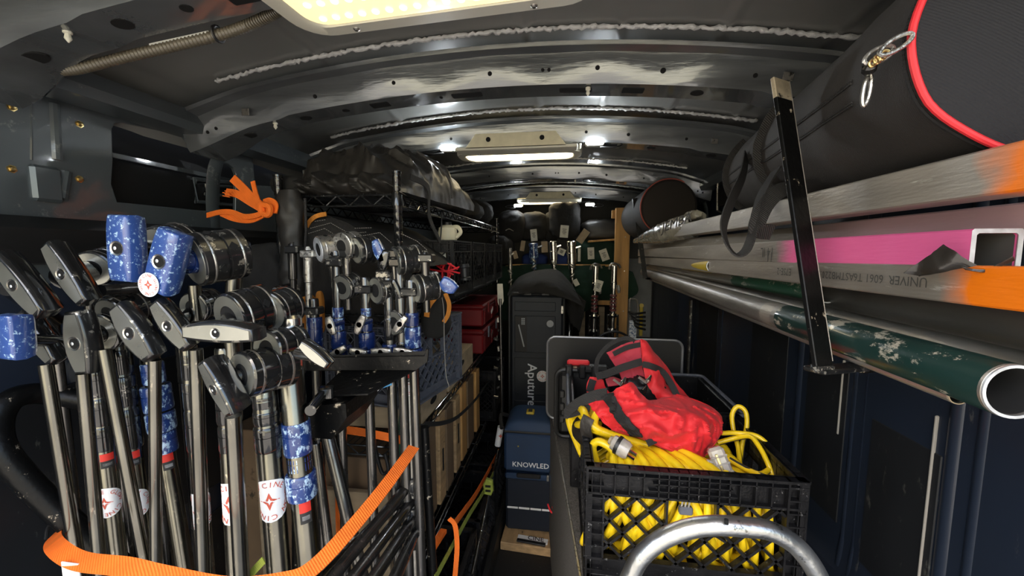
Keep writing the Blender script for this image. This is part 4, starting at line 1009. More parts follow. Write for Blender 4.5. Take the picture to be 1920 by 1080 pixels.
MB().tube(catmull([atY(*p, 1.03) for p in ((848, 372), (843, 340), (826, 315), (800, 296), (782, 284))], 8), .003, 6).build('seam', 'webgrey', bt)
MB().strap(catmull([bagtop(.90, .05) + V((.012, -.02, .0)), bagtop(.93, .15) + V((.03, -.01, -.03)), V((-.42, 1.16, 1.56)), V((-.41, 1.2, 1.50)), V((-.425, 1.28, 1.49)), V((-.43, 1.32, 1.58))], 8), .018, .003, (1, 0, 0)).build('strap', 'webbing', bt)
soft('low black cloth bundle at the inner left end of the top shelf', 'bag', (-.80, 1.20, 1.64), (.16, .35, .07), 'darkcloth', 'cloth_bundle', amp=.02, sc=9, seed=4)
for i, (y, s_, lab) in enumerate(((1.78, .14, 'black cloth bag on the top shelf behind the big crumpled bag'), (2.08, .12, 'dark cloth bag further along the top shelf with pale clips'), (2.36, .15, 'last black bag at the far end of the top shelf'))):
    soft(lab, 'bag', (-.66, y, 1.61 + s_ / 2), (.40, .30, s_), 'darkcloth', 'cloth_bag', amp=.03, sc=9, seed=i + 11)
MB()
for px, py in ((878, 410), (921, 436), (948, 432)):
    p = atY(px, py, 2.2); tag(recentre(MB().tube(catmull([p, p + V((.02, 0, .008)), p + V((.045, 0, -.004))], 5), .003, 6).build('clip_wire', 'silver')), {878: 'small silver clip on the dark bag at the far top shelf', 921: 'silver wire hook hanging near the far end of the top shelf', 948: 'bright clip beside the hanging stands at the top'}[px], 'clip')
# hanging slim black bag beside the shelf
hb_ = thing('hanging_bag', 'slim black fabric sleeve hanging beside the shelf under the knotted orange strap', 'bag', atY(543, 560, .96))
def sleeve(u, v):
    top = atY(541, 357, .96); bot = atY(548, 545, .96); c = top + (bot - top) * v; r = .036 * (1 + .12 * math.sin(v * 9)) * min(1, .75 + 2 * v); a = 2 * math.pi * u
    p = c + V((r * math.cos(a) * .95, r * math.sin(a) * .7, 0)); return p + V((.008 * wrinkle(p, 14, 2), .012 * wrinkle(p, 14, 5), 0))
MB().grid(sleeve, 28, 26).build('sleeve', 'nylon', hb_, 70)
MB().tube([atY(*p, .94) for p in ((572, 372), (574, 430), (570, 520))], .0035, 6).build('trim_tape', 'webgrey', hb_)
soft('black coat-like cloth heap behind the near stands at the foot of the sleeve', 'cloth', atY(512, 530, 1.02), (.13, .12, .22), 'darkcloth', 'cloth_heap', amp=.02, sc=14, seed=8)
# quilted furniture pad on the second level
qp = thing('furniture_pad', 'rolled black quilted furniture pad with orange edging on the second shelf', 'pad', (-.72, 1.15, 1.24))
def pad(u, v):
    a = math.pi * (u * 1.0); x0 = -.80 + .385 * u
    top = 1.55 - .24 * max(0, u - .30) ** 1.35 - .12 * max(0, .16 - u) * 4
    y = 1.03 + .5 * v; z = 1.25 + (top - 1.25) * (1 - .0 * v)
    q = V((x0, y, z)); return q + V((0, 0, .006 * wrinkle(q, 8, 1)))
def padf(u, v):
    t = pad(u, 0); z = 1.245 + (t.z - 1.245) * v; y = 1.03 - .045 * math.sin(math.pi * v) ** .6 * 1.0
    q = V((t.x, y, z)); return q + V((0, .012 * wrinkle(q, 10, 2) - .003 * abs(math.sin(q.x * 55 + q.z * 50)), 0))
MB().grid(padf, 70, 40).build('pad_front', 'quilt', qp, 70); MB().grid(pad, 30, 10).build('pad_top', 'quilt', qp, 70)
for lab_, pts in (('a', ((572, 446), (578, 420), (592, 406), (612, 401))),):
    MB().strap(catmull([atY(*p, 1.00) for p in pts], 8), .012, .003, (0, -1, 0)).build('edging', 'orangedk', qp)
st = MB()
def stl(p, q):
    a = atY(*p, .985); b = atY(*q, .985); n = max(2, int((b - a).length / .006))
    for i in range(n): st.bar(a + (b - a) * (i / n), a + (b - a) * ((i + .6) / n), .0012, .0012, (0, -1, 0))
for p, q in (((582, 428), (620, 418)), ((578, 438), (610, 428)), ((620, 418), (655, 438)), ((655, 438), (688, 435)), ((608, 428), (648, 452)), ((650, 448), (712, 436)), ((712, 436), (735, 456)), ((752, 438), (782, 452)), ((782, 452), (802, 470)), ((590, 415), (612, 412)), ((665, 428), (698, 427))): stl(p, q)
st.build('stitching', 'stitch', qp, 0, 'stuff')
soft('orange tipped cloth hanging between the racked stands', 'cloth', atY(578, 588, .93), (.05, .03, .10), 'orangedk', 'cloth_strip', amp=.006, sc=30, seed=2)
soft('second orange cloth strip behind the racked stands', 'cloth', atY(601, 585, .93), (.02, .02, .11), 'orangedk', 'cloth_strip', amp=.004, sc=30, seed=3)
# black crates on the second level
Z2 = LV[1] + .006
def px_crate(px0, px1, Y0, Y1, z, h, lab, m='crate', X=SX1, **k):
    crate(lab, (X - .11, (Y0 + Y1) / 2, z), 0, (.30, Y1 - Y0, h), m, **k)
px_crate(0, 0, 1.38, 1.66, Z2, .215, 'black crate with an ivory jug on it, nearest of the row on the second shelf', cell=.05, group='black crates on the second shelf')
px_crate(0, 0, 1.68, 1.95, Z2, .215, 'black crate in the middle of the row on the second shelf', cell=.05, group='black crates on the second shelf')
px_crate(0, 0, 1.97, 2.23, Z2, .215, 'black crate third in the row on the second shelf', cell=.05, group='black crates on the second shelf')
px_crate(0, 0, 2.25, 2.49, Z2, .215, 'farthest black crate at the end of the second shelf', cell=.05, group='black crates on the second shelf')
j = V((-.455, 1.46, 1.531)); t = thing('jug', 'ivory plastic jug with a black cap on top of the nearest shelf crate', 'jug', j + V((0, 0, -.02)))
MB().lathe(j + V((0, 0, -.04)), j + V((0, 0, .018)), [(0, .036), (.5, .037), (.8, .034), (.95, .024), (1, .018)], 22).build('jug_body', 'jug', t)
MB().lathe(j + V((0, 0, .018)), j + V((0, 0, .030)), [(0, .016), (.8, .016), (1, .014)], 18).build('cap', 'black', t)
MB().tube(catmull([j + V((.015, 0, .008)), j + V((.04, 0, .010)), j + V((.052, 0, -.01)), j + V((.034, 0, -.03))], 6), .008, 8).build('handle', 'jug', t)
p = V((-.465, 1.405, 1.435)); tag(recentre(MB().box(p, (.04, .006, .05), None, .001).build('paper_card', 'paper')), 'pale card showing through the nearest black crate', 'card')
# red cable coil in front of the crates
rc = thing('cable_coil', 'red and black coiled cable tied in front of the black crate', 'cable', atY(835, 520, 1.35))
for i, (a_, b_) in enumerate((((822, 500), (858, 505)), ((818, 510), (862, 512)), ((815, 495), (850, 515)), ((806, 505), (868, 498)))):
    MB().tube(catmull([atY(*a_, 1.355), atY((a_[0] + b_[0]) / 2, (a_[1] + b_[1]) / 2 - 8 + 5 * i, 1.335), atY(*b_, 1.355)], 8), .0035, 7).build('cable', 'redpipe', rc)
for r, x in ((.026, 832), (.024, 838), (.026, 843)):
    c = atY(x, 508, 1.355); MB().tube([c + V((.004 * math.sin(a), r * math.cos(a) * .6, r * math.sin(a))) for a in [2 * math.pi * k / 20 for k in range(20)]], .0035, 7, True).build('loop', 'redpipe' if x != 838 else 'black', rc)
# lantern / dark bottle pieces at the crate
t = thing('hand_torch', 'dark stubby torch strapped at the side of the black crate row', 'torch', atY(872, 515, 1.3))
MB().lathe(atY(870, 495, 1.36), atY(872, 525, 1.36), [(0, .017), (.2, .02), (.25, .016), (.8, .016), (.85, .022), (1, .022)], 16).build('torch_body', 'black', t)
# tool bag with orange trim
tb = thing('tool_bag', 'black bag with orange edging hanging over the grey milk crate', 'bag', atY(815, 605, 1.0))
ob = blob(atY(818, 588, 1.13), (.085, .07, .15), None, amp=.006, sc=20, seed=6); ob.build('bag_body', 'darkcloth', tb, 60)
MB().strap(catmull([atY(*p, 1.08) for p in ((825, 545), (815, 558), (803, 575), (800, 594))], 8), .016, .004, (0, -1, 0)).build('edging', 'orangedk', tb)
MB().strap(catmull([atY(*p, 1.08) for p in ((835, 550), (842, 570), (840, 590), (832, 604))], 8), .012, .004, (0, -1, 0)).build('edging', 'orangedk', tb)
MB().tube(catmull([atY(*p, 1.06) for p in ((826, 545), (832, 580), (833, 640), (836, 700), (842, 725))], 6), .0012, 5).build('string', 'stitch', tb)
# grey milk crate on the third level, turned a little
gx = -.565; crate('blue-grey milk crate with a hand hole, on the third shelf below the orange edged bag', (-.585, 1.27, .965), math.radians(-13), (.33, .33, .255), 'crategrey', cell=.042, top=.12, bot=.14, th=.014, bar_=.005)
# wooden apple boxes under and behind it
def abox(lab, c, size, rot=0, m='palewood', hole=True, name='apple_box'):
    c = V(c); R = Rz(rot); t = thing(name, lab, 'box', c, 'wooden boxes on the lower shelves'); w_, d, h = size; th = .012
    for sx in (-1, 1): MB().box(c + R @ V((sx * (w_ / 2 - th / 2), 0, h / 2)), (th, d, h), R, .002).build('side', m, t)
    for sy in (-1, 1): MB().box(c + R @ V((0, sy * (d / 2 - th / 2), h / 2)), (w_ - 2 * th, th, h), R, .002).build('end', m, t)
    MB().box(c + V((0, 0, h - th / 2)), (w_ - 2 * th, d - 2 * th, th), R, .002).build('top', m, t); MB().box(c + V((0, 0, th / 2)), (w_ - 2 * th, d - 2 * th, th), R).build('bottom', m, t)
    if hole:
        cc = c + R @ V((w_ / 2 + .0008, 0, h * .6)); ring = [cc + R @ V((0, .032 * math.cos(a) * (1.0), .012 * math.sin(a))) for a in [2 * math.pi * k / 18 for k in range(18)]]
        MB().ring([ring, [p - R @ V((.004, 0, 0)) for p in ring]]).build('hand_hole', 'hole', t, 0)
    return t
abox('pale wooden box right under the blue-grey milk crate', (-.62, 1.25, LV[2] + .006), (.34, .30, .068), 0)
abox('pale wooden box with a hand hole, behind the one under the grey crate', (-.62, 1.63, LV[2] + .006), (.34, .40, .10), 0)
Z4 = LV[3] + .006
abox('tall light brown box filling the near end of the bottom shelf', (-.66, 1.20, Z4), (.36, .30, .36), 0, 'brownbox', False, 'wooden_case')
for i, (y, dd, mm, lab) in enumerate(((1.40, .07, 'plywood', 'upright plywood box next to the big brown box'), (1.50, .09, 'brownbox', 'dark stained upright wooden box, third on the bottom shelf'), (1.62, .07, 'plywood', 'orange toned upright plywood box on the bottom shelf'), (1.73, .09, 'wood', 'bright pine upright box on the bottom shelf'), (1.86, .12, 'brownbox', 'dark wooden box deep on the bottom shelf'), (2.02, .08, 'wood', 'farthest upright pine box on the bottom shelf'))):
    abox(lab, (-.62, y, Z4), (.30, dd, .36 - .01 * (i % 3)), 0, mm, False)
    if i in (0, 2): MB().box(V((-.469, y, Z4 + .17)), (.003, .012, .09)).build('slot', 'hole', bpy.data.objects[-1] if False else [o for o in bpy.data.objects if o.get('label') == lab][0])
t = thing('shipping_box', 'brown cardboard carton behind the stand rack with an orange strap in front', 'box', (-.93, 1.12, 0))
MB().box((-.93, 1.10, .445), (.24, .14, .89), None, .003).build('carton', 'brownbox', t); MB().box((-.93, 1.028, .445), (.05, .002, .88)).build('tape', 'palewood', t)
t = thing('pale_panel', 'pale wooden board standing behind the rack poles', 'board', (-.62, 1.02, .42)); MB().box((-.62, 1.02, .58), (.22, .02, .30), None, .002).build('board_face', 'palewood', t)
# black webbing over the boxes with a green buckle
t = thing('cam_strap', 'thin black strap with a dull green buckle hanging over the brown box', 'strap', (-.47, 1.1, .5))
MB().strap(catmull([atX(*p, -.44) for p in ((796, 795), (830, 793), (860, 780), (895, 745), (915, 715), (930, 690))], 8), .016, .002, (1, 0, 0)).build('webbing', 'webbing', t)
MB().strap(catmull([atY(*p, .99) for p in ((793, 795), (797, 840), (803, 880), (797, 925), (788, 955))], 8), .012, .002, (0, -1, 0)).build('webbing', 'webbing', t)
MB().box(atY(798, 912, .98), (.022, .010, .026), Ry(.3), .003).build('buckle', 'greenpaint', t)
t = thing('hang_tag', 'small white tag card hanging among the rack poles', 'tag', atY(628, 870, .95)); MB().box(atY(628, 866, .95), (.022, .003, .018), Ry(.4), .001).build('card', 'white', t)
t = thing('masking_tape_flag', 'light blue masking tape flag stuck on a rack pole', 'tape', atY(728, 725, .80)); MB().ring([[atY(*p, .80) for p in ((733, 700), (735, 722), (718, 728), (726, 715))], [atY(*p, .802) for p in ((733, 700), (735, 722), (718, 728), (726, 715))]]).build('tape_piece', 'lightblue', t)
tag(recentre(MB().tube([atY(*p, .93) for p in ((752, 780), (748, 850), (741, 905))], .006, 8).build('green_cable', 'greenpaint')), 'dull green cable hanging behind the rack poles', 'cable')
tag(recentre(MB().tube(catmull([atY(*p, .93) for p in ((700, 800), (704, 840), (716, 885), (728, 880), (722, 850))], 6), .005, 8).build('black_cable', 'black')), 'black looped cable hanging behind the rack poles', 'cable')
# red tool boxes
for i, (z, h, y0, y1, lab) in enumerate(((1.045, .12, 1.98, 2.46, 'red plastic toolbox on the third shelf level, upper of the two'), (.895, .135, 1.98, 2.46, 'red plastic toolbox, lower of the two, with grey latch strip'))):
    c = V((-.60, (y0 + y1) / 2, z)); t = thing('tool_box', lab, 'toolbox', c, 'red toolboxes deep on the shelves')
    MB().box(c + V((0, 0, h * .40)), (.34, y1 - y0, h * .8), None, .008).build('box_body', 'redtool', t); MB().box(c + V((0, 0, h * .88)), (.35, y1 - y0 + .01, h * .2), None, .008).build('lid', 'redtool', t)
    for q in (-.12, .12): MB().box(c + V((.178, q, h * .75)), (.008, .03, h * .45), None, .002).build('latch', 'crategrey' if i else 'redtool', t)
    for q in (-.2, 0, .2): MB().box(c + V((.171, q, h * .36)), (.006, .012, h * .6), None, .002).build('rib', 'redtool', t)
    MB().box(c + V((.174, .0, h * .45)), (.003, .055, .022), Rx(.35), .001).build('badge', 'white' if i == 0 else 'silver', t)
crate('dark crate with fine mesh standing behind the upright boxes on the bottom shelf', (-.53, 2.28, Z4), 0, (.28, .30, .30), 'crate', cell=.03)
# lower crates on the floor under the shelf edge
crate('dark grey crate on the floor under the shelf edge, nearest the doors', (-.47, 1.16, .13), 0, (.30, .34, .27), 'crate', cell=.04, name='milk_crate')
crate('dark grey crate on the floor, second along the aisle under the shelf', (-.47, 1.55, .13), 0, (.30, .34, .26), 'crate', cell=.04)
crate('dark crate farthest along the aisle on the floor under the shelf', (-.47, 1.95, .13), 0, (.30, .34, .26), 'crate', cell=.04)
tag(recentre(MB().box((-.47, 1.55, .06), (.34, 1.2, .12), None, .01).build('wooden_dunnage', 'board')), 'long black plank base carrying the floor crates', 'plank')
# aisle-side pole with round sticker and tags
t = thing('light_stand', 'thin dark stand at the far aisle corner of the shelf with a white sleeve', 'stand', (-.37, 2.0, 0))
a = atY(938, 560, 2.05); b = atY(944, 790, 2.05); MB().lathe(a, V((b.x, 2.05, .01)), [(0, .008), (1, .010)], 14).build('column_tube', 'tubedark', t)
c1 = atY(939, 800, 1.95); MB().lathe(c1, atY(933, 835, 1.95), [(0, .0), (0, .017), (1, .017)], 16).build('grip_sleeve', 'white', t)
c = atY(939, 817, 1.93); 
MB().prism(star_poly(.013), c + V((0, -.006, 0)), (1, 0, 0), (0, 0, 1), (0, .001, 0)).build('sleeve_print', 'inkred', t)
MB().lathe(atY(934, 845, 1.9), atY(885, 1080, 1.15), [(0, .007), (1, .007)], 12).build('leg', 'tubedark', t)
MB().prism([(-.018, .0), (.014, .0), (.020, -.10), (.0, -.15), (-.016, -.11)], atY(938, 532, 2.2), (1, 0, 0), (0, 0, 1), (0, .002, 0)).build('paper_tag', 'paper', t)
for i in range(9):
    p = atY(934 + 4 * math.sin(i * 2.2), 600 + i * 18, 2.1); MB().box(p, (.016, .014, .03), Ry(i), .003).build('joint', 'blackworn' if i % 3 else 'silver', t)

# ============================================================ AISLE
def fasc(c, size, m, parent, name, bev=.01, R=None): return MB().box(c, size, R, bev).build(name, m, parent)
# tall hard case
ac = V((-.172, 2.46, 0)); W_ = .33
ap = thing('hard_case', 'tall dark grey hard case standing upright in the aisle with large white lettering', 'case', ac)
# stands on the floor, front face at Y=2.36
z0, z1 = .0, 1.175
fasc(ac + V((0, 0, (z0 + z1) / 2)), (W_, .20, z1 - z0), 'case', ap, 'case_shell', .014)
Yf = ac.y - .10
fr_ = MB(); q = rrect(W_ + .012, 1.19, .03); 
fr_.tube([V((ac.x + x, Yf - .004, .59 + y)) for x, y in q], .0085, 8, True); fr_.build('rim_bead', 'casedk', ap)
for x in (-.055, .055): fasc(V((ac.x + x, Yf - .006, 1.183)), (.05, .03, .014), 'casedk', ap, 'latch', .003)
fasc(V((ac.x + .158, Yf - .01, 1.09)), (.018, .02, .05), 'silver', ap, 'hinge', .003)
for z, h in ((1.105, .07), (.93, .245), (.66, .25), (.38, .25)): fasc(V((ac.x - .01, Yf - .003, z)), (.255, .008, h - .012), 'case', ap, 'panel', .003)
lab = V((ac.x - .095, Yf - .0085, .93)); fasc(lab, (.072, .002, .225), 'board', ap, 'printed_panel', .0005)
MB().bar(V((lab.x - .016, lab.y - .002, .99)), V((lab.x + .018, lab.y - .002, .85)), .008, .0015, (0, -1, 0)).build('tube_print', 'inkgrey', ap)
for i in range(4):
    for k in range(2): fasc(V((lab.x + .006 + k * .012, lab.y - .002, 1.028 - i * .011)), (.009, .001, .008), 'inkgrey', ap, 'print_block', 0)
write('Aputure', V((ac.x - .028, Yf - .009, .605)), (0, 0, -1), (1, 0, 0), .082, 'inkwhite', ap, bold=.02)
c = V((ac.x + .040, Yf - .010, .665)); st = round_sticker(ap, lambda u, v, h: c + V((u, -h, v)), .036)
c2_ = V((ac.x + .085, Yf - .009, 1.0)); MB().lathe(c2_, c2_ - V((0, .0015, 0)), [(0, .022), (1, .021)], 22).build('round_badge', 'inkgrey', ap)
# blue soft case
kc = V((-.155, 1.90, 0)); kb = thing('soft_case', 'blue soft sided equipment case with white lettering, upper of two in the aisle', 'case', (kc.x, kc.y, .365))
kw = .262
fasc(V((kc.x, kc.y, .465)), (kw, .24, .20), 'bluecase', kb, 'case_body', .012)
fasc(V((kc.x, kc.y, .570)), (kw + .004, .245, .014), 'casedk', kb, 'zip_band', .005)
def lidtop(u, v): 
    x = (u - .5) * (kw - .004); y = (v - .5) * .24; return V((kc.x + x, kc.y + y, .578 + .050 * (1 - (abs(2 * u - 1)) ** 6) * (1 - abs(2 * v - 1) ** 6) ** .5))
MB().grid(lidtop, 24, 24).build('lid', 'bluecase', kb, 60)
fasc(V((kc.x, kc.y, .578)), (kw - .004, .24, .01), 'bluecase', kb, 'lid_edge', .003)
fasc(V((kc.x - .01, kc.y - .02, .634)), (.040, .05, .012), 'yellowpaint', kb, 'badge', .004)
fasc(V((kc.x - .01, kc.y - .02, .641)), (.020, .03, .002), 'black', kb, 'badge_print', .0005)
MB().tube(catmull([V((kc.x - .13, kc.y + .06, .57)), V((kc.x - .165, kc.y, .60)), V((kc.x - .15, kc.y - .07, .56))], 6), .010, 8).build('side_handle', 'webbing', kb)
write('KNOWLED', V((kc.x + .000, kc.y - .1215, .405)), (1, 0, 0), (0, 0, 1), .036, 'inkwhite', kb, bold=.02)
fasc(V((kc.x - .06, kc.y - .123, .50)), (.006, .004, .006), 'yellowpaint', kb, 'zip_pull', .001)
lb = thing('soft_case', 'black and navy soft case with a white reflective stripe, under the blue one', 'case', (kc.x, kc.y, .045))
fasc(V((kc.x - .005, kc.y + .01, .185)), (kw - .02, .23, .278), 'navycase', lb, 'case_body', .012)
fasc(V((kc.x + .0, kc.y + .005, .335)), (kw - .005, .236, .030), 'bluecase', lb, 'lid', .008)
fasc(V((kc.x - .01, kc.y - .112, .345)), (.12, .02, .022), 'webbing', lb, 'handle', .006)
fasc(V((kc.x + .085, kc.y - .116, .345)), (.012, .014, .03), 'silver', lb, 'clasp', .002)
for i in range(4): fasc(V((kc.x - .09 + i * .058, kc.y - .1075, .170)), (.054, .003, .010), 'ledstrip' if False else 'white', lb, 'reflective_strip', .001)
# wooden block at the foot with a sticker card
wb = thing('plywood_block', 'plywood block lying on the floor under the two soft cases', 'block', (kc.x + .01, kc.y - .05, .0))
fasc(V((kc.x + .0, kc.y - .045, .022)), (kw + .0, .30, .042), 'plywood', wb, 'board', .003, Rz(-.06))
tg = thing('stand_foot_clip', 'black metal clip with white lettering lying on the plywood block', 'clip', (kc.x + .01, kc.y - .17, .0435))
fasc(V((kc.x + .015, kc.y - .155, .0455)), (.15, .035, .004), 'white', tg, 'card', .001, Rz(-.1))
fasc(V((kc.x + .01, kc.y - .178, .049)), (.14, .020, .008), 'black', tg, 'clip_bar', .002, Rz(-.1))
write('CINE', V((kc.x + .03, kc.y - .152, .0482)), (1, -.1, 0), (0, 1, 0), .036, 'inkblack', tg, bold=.02)
# carpeted platform beside the aisle
c00 = V((.055, .70, 0)); c01 = V((-.085, 2.02, 0)); pf = thing('carpeted_box', 'grey carpet covered wheel arch box right of the aisle that carries the crates', 'platform', (.35, 1.4, 0))
def ringz(z, k=0): return [V((c00.x + k, c00.y, z)), V((.505, c00.y, z)), V((.505, c01.y, z)), V((c01.x + k, c01.y, z))]
MB().ring([ringz(.0), ringz(.712), ringz(.72, .006)]).build('carpet_cover', 'carpet', pf, 30)
MB().tube([V((c00.x, c00.y, .717)), V((c01.x, c01.y, .717))], .004, 6).build('edge_trim', 'silver', pf)
# blue-grey bag with red piping, leaning on the platform
sb = thing('leaning_bag', 'blue-grey padded bag with red piping leaning against the carpeted box', 'bag', (-.02, 1.75, 0))
def lean(u, v):
    a = atY(1040, 872, 1.82); b = atY(1062, 1062, 1.55)
    z = b.z + (a.z - b.z) * v; c = b + (a - b) * v; w0 = .045 * (1 - .35 * v); an = 2 * math.pi * u
    p = c + V((w0 * math.cos(an), .12 * math.sin(an), 0)); return p + V((.004 * wrinkle(p, 15, 1), 0, 0))
MB().grid(lean, 26, 18).build('bag_body', 'bluegrey', sb, 60)
MB().tube(catmull([atY(*p, Y) for p, Y in (((1050, 898), 1.68), ((1052, 935), 1.64), ((1060, 965), 1.60), ((1068, 972), 1.58))], 8), .006, 8).build('piping', 'redpipe', sb)
MB().tube(catmull([atY(*p, Y) for p, Y in (((1044, 880), 1.70), ((1046, 930), 1.66), ((1054, 975), 1.6))], 8), .005, 8).build('zip_band', 'webbing', sb)
tag(recentre(MB().tube(catmull([atY(*p, 1.62) for p in ((1027, 945), (1032, 958), (1038, 962), (1036, 950))], 6), .004, 8).build('red_hook', 'redpipe')), 'small red hook at the edge of the lower soft case', 'hook')
# long thin poles lying beside the platform
t = thing('floor_pole', 'dark pole lying on the aisle floor beside the carpeted box', 'pole', (-.03, 1.4, 0)); MB().cyl((-.045, 2.3, .02), (.0, 1.1, .02), .016, seg=12).build('tube', 'tubedark', t)

# silver edged black board and the small hard case
bd = thing('folding_board', 'black board with rounded silver edging standing on the carpeted box', 'board', (.2, 1.62, .722))
bc = V((.205, 1.62, .905)); q = rrect(.55, .36, .035)
MB().ring([[V((bc.x + x * k, bc.y + d, bc.z + y * k)) for x, y in q] for k, d in ((.985, -.004), (1, .0), (1, .02), (.985, .024))]).build('board_panel', 'board', bd)
MB().tube([V((bc.x + x, bc.y - .003, bc.z + y)) for x, y in q], .0055, 8, True).build('edging', 'silveredge', bd)
hc = thing('hard_case', 'small black ribbed hard case with a red tag, in front of the silver edged board', 'case', (.06, 1.49, .722))
fasc(V((.07, 1.50, .86)), (.19, .10, .26), 'casedk', hc, 'case_shell', .02)
MB().tube([V((.07 + x, 1.452, .862 + y)) for x, y in rrect(.195, .265, .03)], .009, 8, True).build('rim_bead', 'casedk', hc)
for x in (-.05, 0, .045): fasc(V((.07 + x, 1.447, .992)), (.026, .03, .05), 'black', hc, 'latch', .005)
for z in (.80, .85, .90): fasc(V((-.005, 1.447, z)), (.02, .012, .03), 'casedk', hc, 'rib', .004)
fasc(V((.055, 1.47, 1.020)), (.085, .025, .020), 'redpipe', hc, 'red_tag', .006); fasc(V((.06, 1.465, 1.003)), (.05, .02, .006), 'palewood', hc, 'paper_strip', .002)
fasc(V((.11, 1.46, 1.0)), (.12, .05, .03), 'black', hc, 'handle', .01)
# black tote behind the big crate
tt = thing('storage_tote', 'plain black plastic tote behind the crate of yellow cords', 'tote', (.265, 1.31, .722))
for c, s_ in (((.265, 1.475, .85), (.48, .012, .26)), ((.265, 1.145, .84), (.48, .012, .24)), ((.03, 1.31, .85), (.012, .33, .26)), ((.50, 1.31, .85), (.012, .33, .26))): fasc(V(c), s_, 'crate', tt, 'side_panel', .003)
fasc(V((.265, 1.31, .727)), (.47, .33, .008), 'crate', tt, 'base', .002)
MB().tube([V((.265 + x, 1.31 + y, .982)) for x, y in rrect(.50, .36, .02)], .006, 6, True).build('rim', 'crategrey', tt)
for i in range(6): MB().lathe(V((.4935 , 1.2 + i * .04, .94 - (i % 2) * .02)), V((.4925, 1.2 + i * .04, .94 - (i % 2) * .02)), [(0, .004), (1, .004)], 8).build('rivet', 'hole', tt)

# ============================================================ BIG CRATE OF YELLOW CORDS
CX0, CX1, CY0, CY1, CB, CT = .052, .488, .80, 1.125, .724, .99
bc_ = thing('milk_crate', 'big black openwork crate overflowing with yellow cords, in the foreground', 'crate', ((CX0 + CX1) / 2, (CY0 + CY1) / 2, CB))
H_ = CT - CB
crate_wall(V((CX0, CY0 + .006, CB)), V((1, 0, 0)), V((0, 0, 1)), V((0, -1, 0)), CX1 - CX0, H_, 'crate', bc_, cell=.056, top=.23, bot=.20, side=.085, th=.014, bar_=.0105)
crate_wall(V((CX1, CY1 - .006, CB)), V((-1, 0, 0)), V((0, 0, 1)), V((0, 1, 0)), CX1 - CX0, H_, 'crate', bc_, cell=.05, top=.23, bot=.20, side=.085, th=.014, bar_=.0075)
crate_wall(V((CX0 + .006, CY1, CB)), V((0, -1, 0)), V((0, 0, 1)), V((-1, 0, 0)), CY1 - CY0, H_, 'crate', bc_, cell=.03, top=.23, bot=.20, side=.10, th=.014, bar_=.006)
crate_wall(V((CX1 - .006, CY0, CB)), V((0, 1, 0)), V((0, 0, 1)), V((1, 0, 0)), CY1 - CY0, H_, 'crate', bc_, cell=.045, top=.23, bot=.20, side=.10, th=.014, bar_=.007)
fasc(V(((CX0 + CX1) / 2, (CY0 + CY1) / 2, CB + .004)), (CX1 - CX0 - .02, CY1 - CY0 - .02, .008), 'crate', bc_, 'base', .002)
# main bundle
yb = thing('extension_cord', 'thick bundle of yellow extension cord filling the big crate, tied with black tape', 'cord', ((CX0 + CX1) / 2, .95, CB + .01))
rr = random.Random(3); R0 = .0102
start = [(1074, 778), (1082, 772), (1092, 768), (1103, 764), (1113, 766), (1122, 770), (1080, 788), (1092, 786), (1104, 784), (1114, 782), (1126, 782), (1088, 796), (1100, 796), (1112, 794)]
for i, s_ in enumerate(start):
    k = i / (len(start) - 1); j = (i * 5) % len(start) / (len(start) - 1)
    ex = 1150 + 215 * j; ey = 884 + 12 * j
    Ys = 1.09 - .05 * (i % 3); Ym = .98 - .02 * (i % 3)
    pts = [atY(1090 + 20 * k, 850 + 3 * i, 1.10), atY(s_[0] - 6, s_[1] + 16, 1.10), atY(*s_, Ys), atY(1108 + 18 * k + 6 * j, 800 + 10 * j * 0 + 12 * k, Ys - .05),
           atY(1150 + 80 * j, 828 + 10 * (1 - j) + 4 * (i % 3), .95 + .012 * (i % 4)), atY(1150 + 150 * j, 852 + 6 * (i % 2), .885 + .01 * (i % 3)), atY(ex, ey - 4, .845 + .01 * (i % 2))]
    p = pts[-1]; pts += [V((p.x + .01 * rr.uniform(-1, 1), .832 + .012 * (i % 3), .92)), V((p.x + .025 * rr.uniform(-1, 1), .828 + .01 * (i % 3), .86)), V((p.x + .04 * rr.uniform(-1, 1), .84, .79)), V((p.x + .05 * rr.uniform(-1, 1) - .02, .88, .748))]
    MB().tube(catmull(pts, 9), R0 * rr.uniform(.92, 1.08), 9).build('cord_strand', 'yellow', yb, 60)
# inner coils behind the lattice
for i in range(24):
    x = .095 + (i % 12) * .031 + rr.uniform(-.006, .006); lay = i // 12; lean_ = rr.uniform(-.05, .05)
    pts = [V((x - lean_, .835 + .03 * lay, .965 - .02 * rr.random())), V((x - lean_ * .3, .828 + .028 * lay, .90)), V((x + lean_ * .4, .828 + .028 * lay, .84)), V((x + lean_, .832 + .028 * lay, .775)), V((x + lean_ * 1.4 + .02, .86 + .03 * lay, .742)), V((x + lean_ + .03, .93, .745))]
    if abs(x - .27) < .02 and lay == 0 and False: continue
    MB().tube(catmull(pts, 7), R0 * rr.uniform(.72, .85), 8).build('cord_strand', 'yellow', yb, 60)
for i in range(7):
    y = .87 + .035 * i; MB().tube(catmull([V((.09, y, .93 - .01 * i)), V((.18, y + .01, .955)), V((.30, y, .945)), V((.42, y + .01, .92 + .01 * (i % 2))), V((.455, y, .86))], 7), R0, 8).build('cord_strand', 'yellow', yb, 60)
# bent plug end loop at left
MB().tube(catmull([atY(*p, Y) for p, Y in (((1122, 875), .90), ((1113, 850), .90), ((1112, 835), .90), ((1122, 828), .895), ((1140, 836), .885), ((1150, 848), .88), ((1142, 856), .90))], 8), .0095, 10).build('cord_strand', 'yellow', yb, 60)
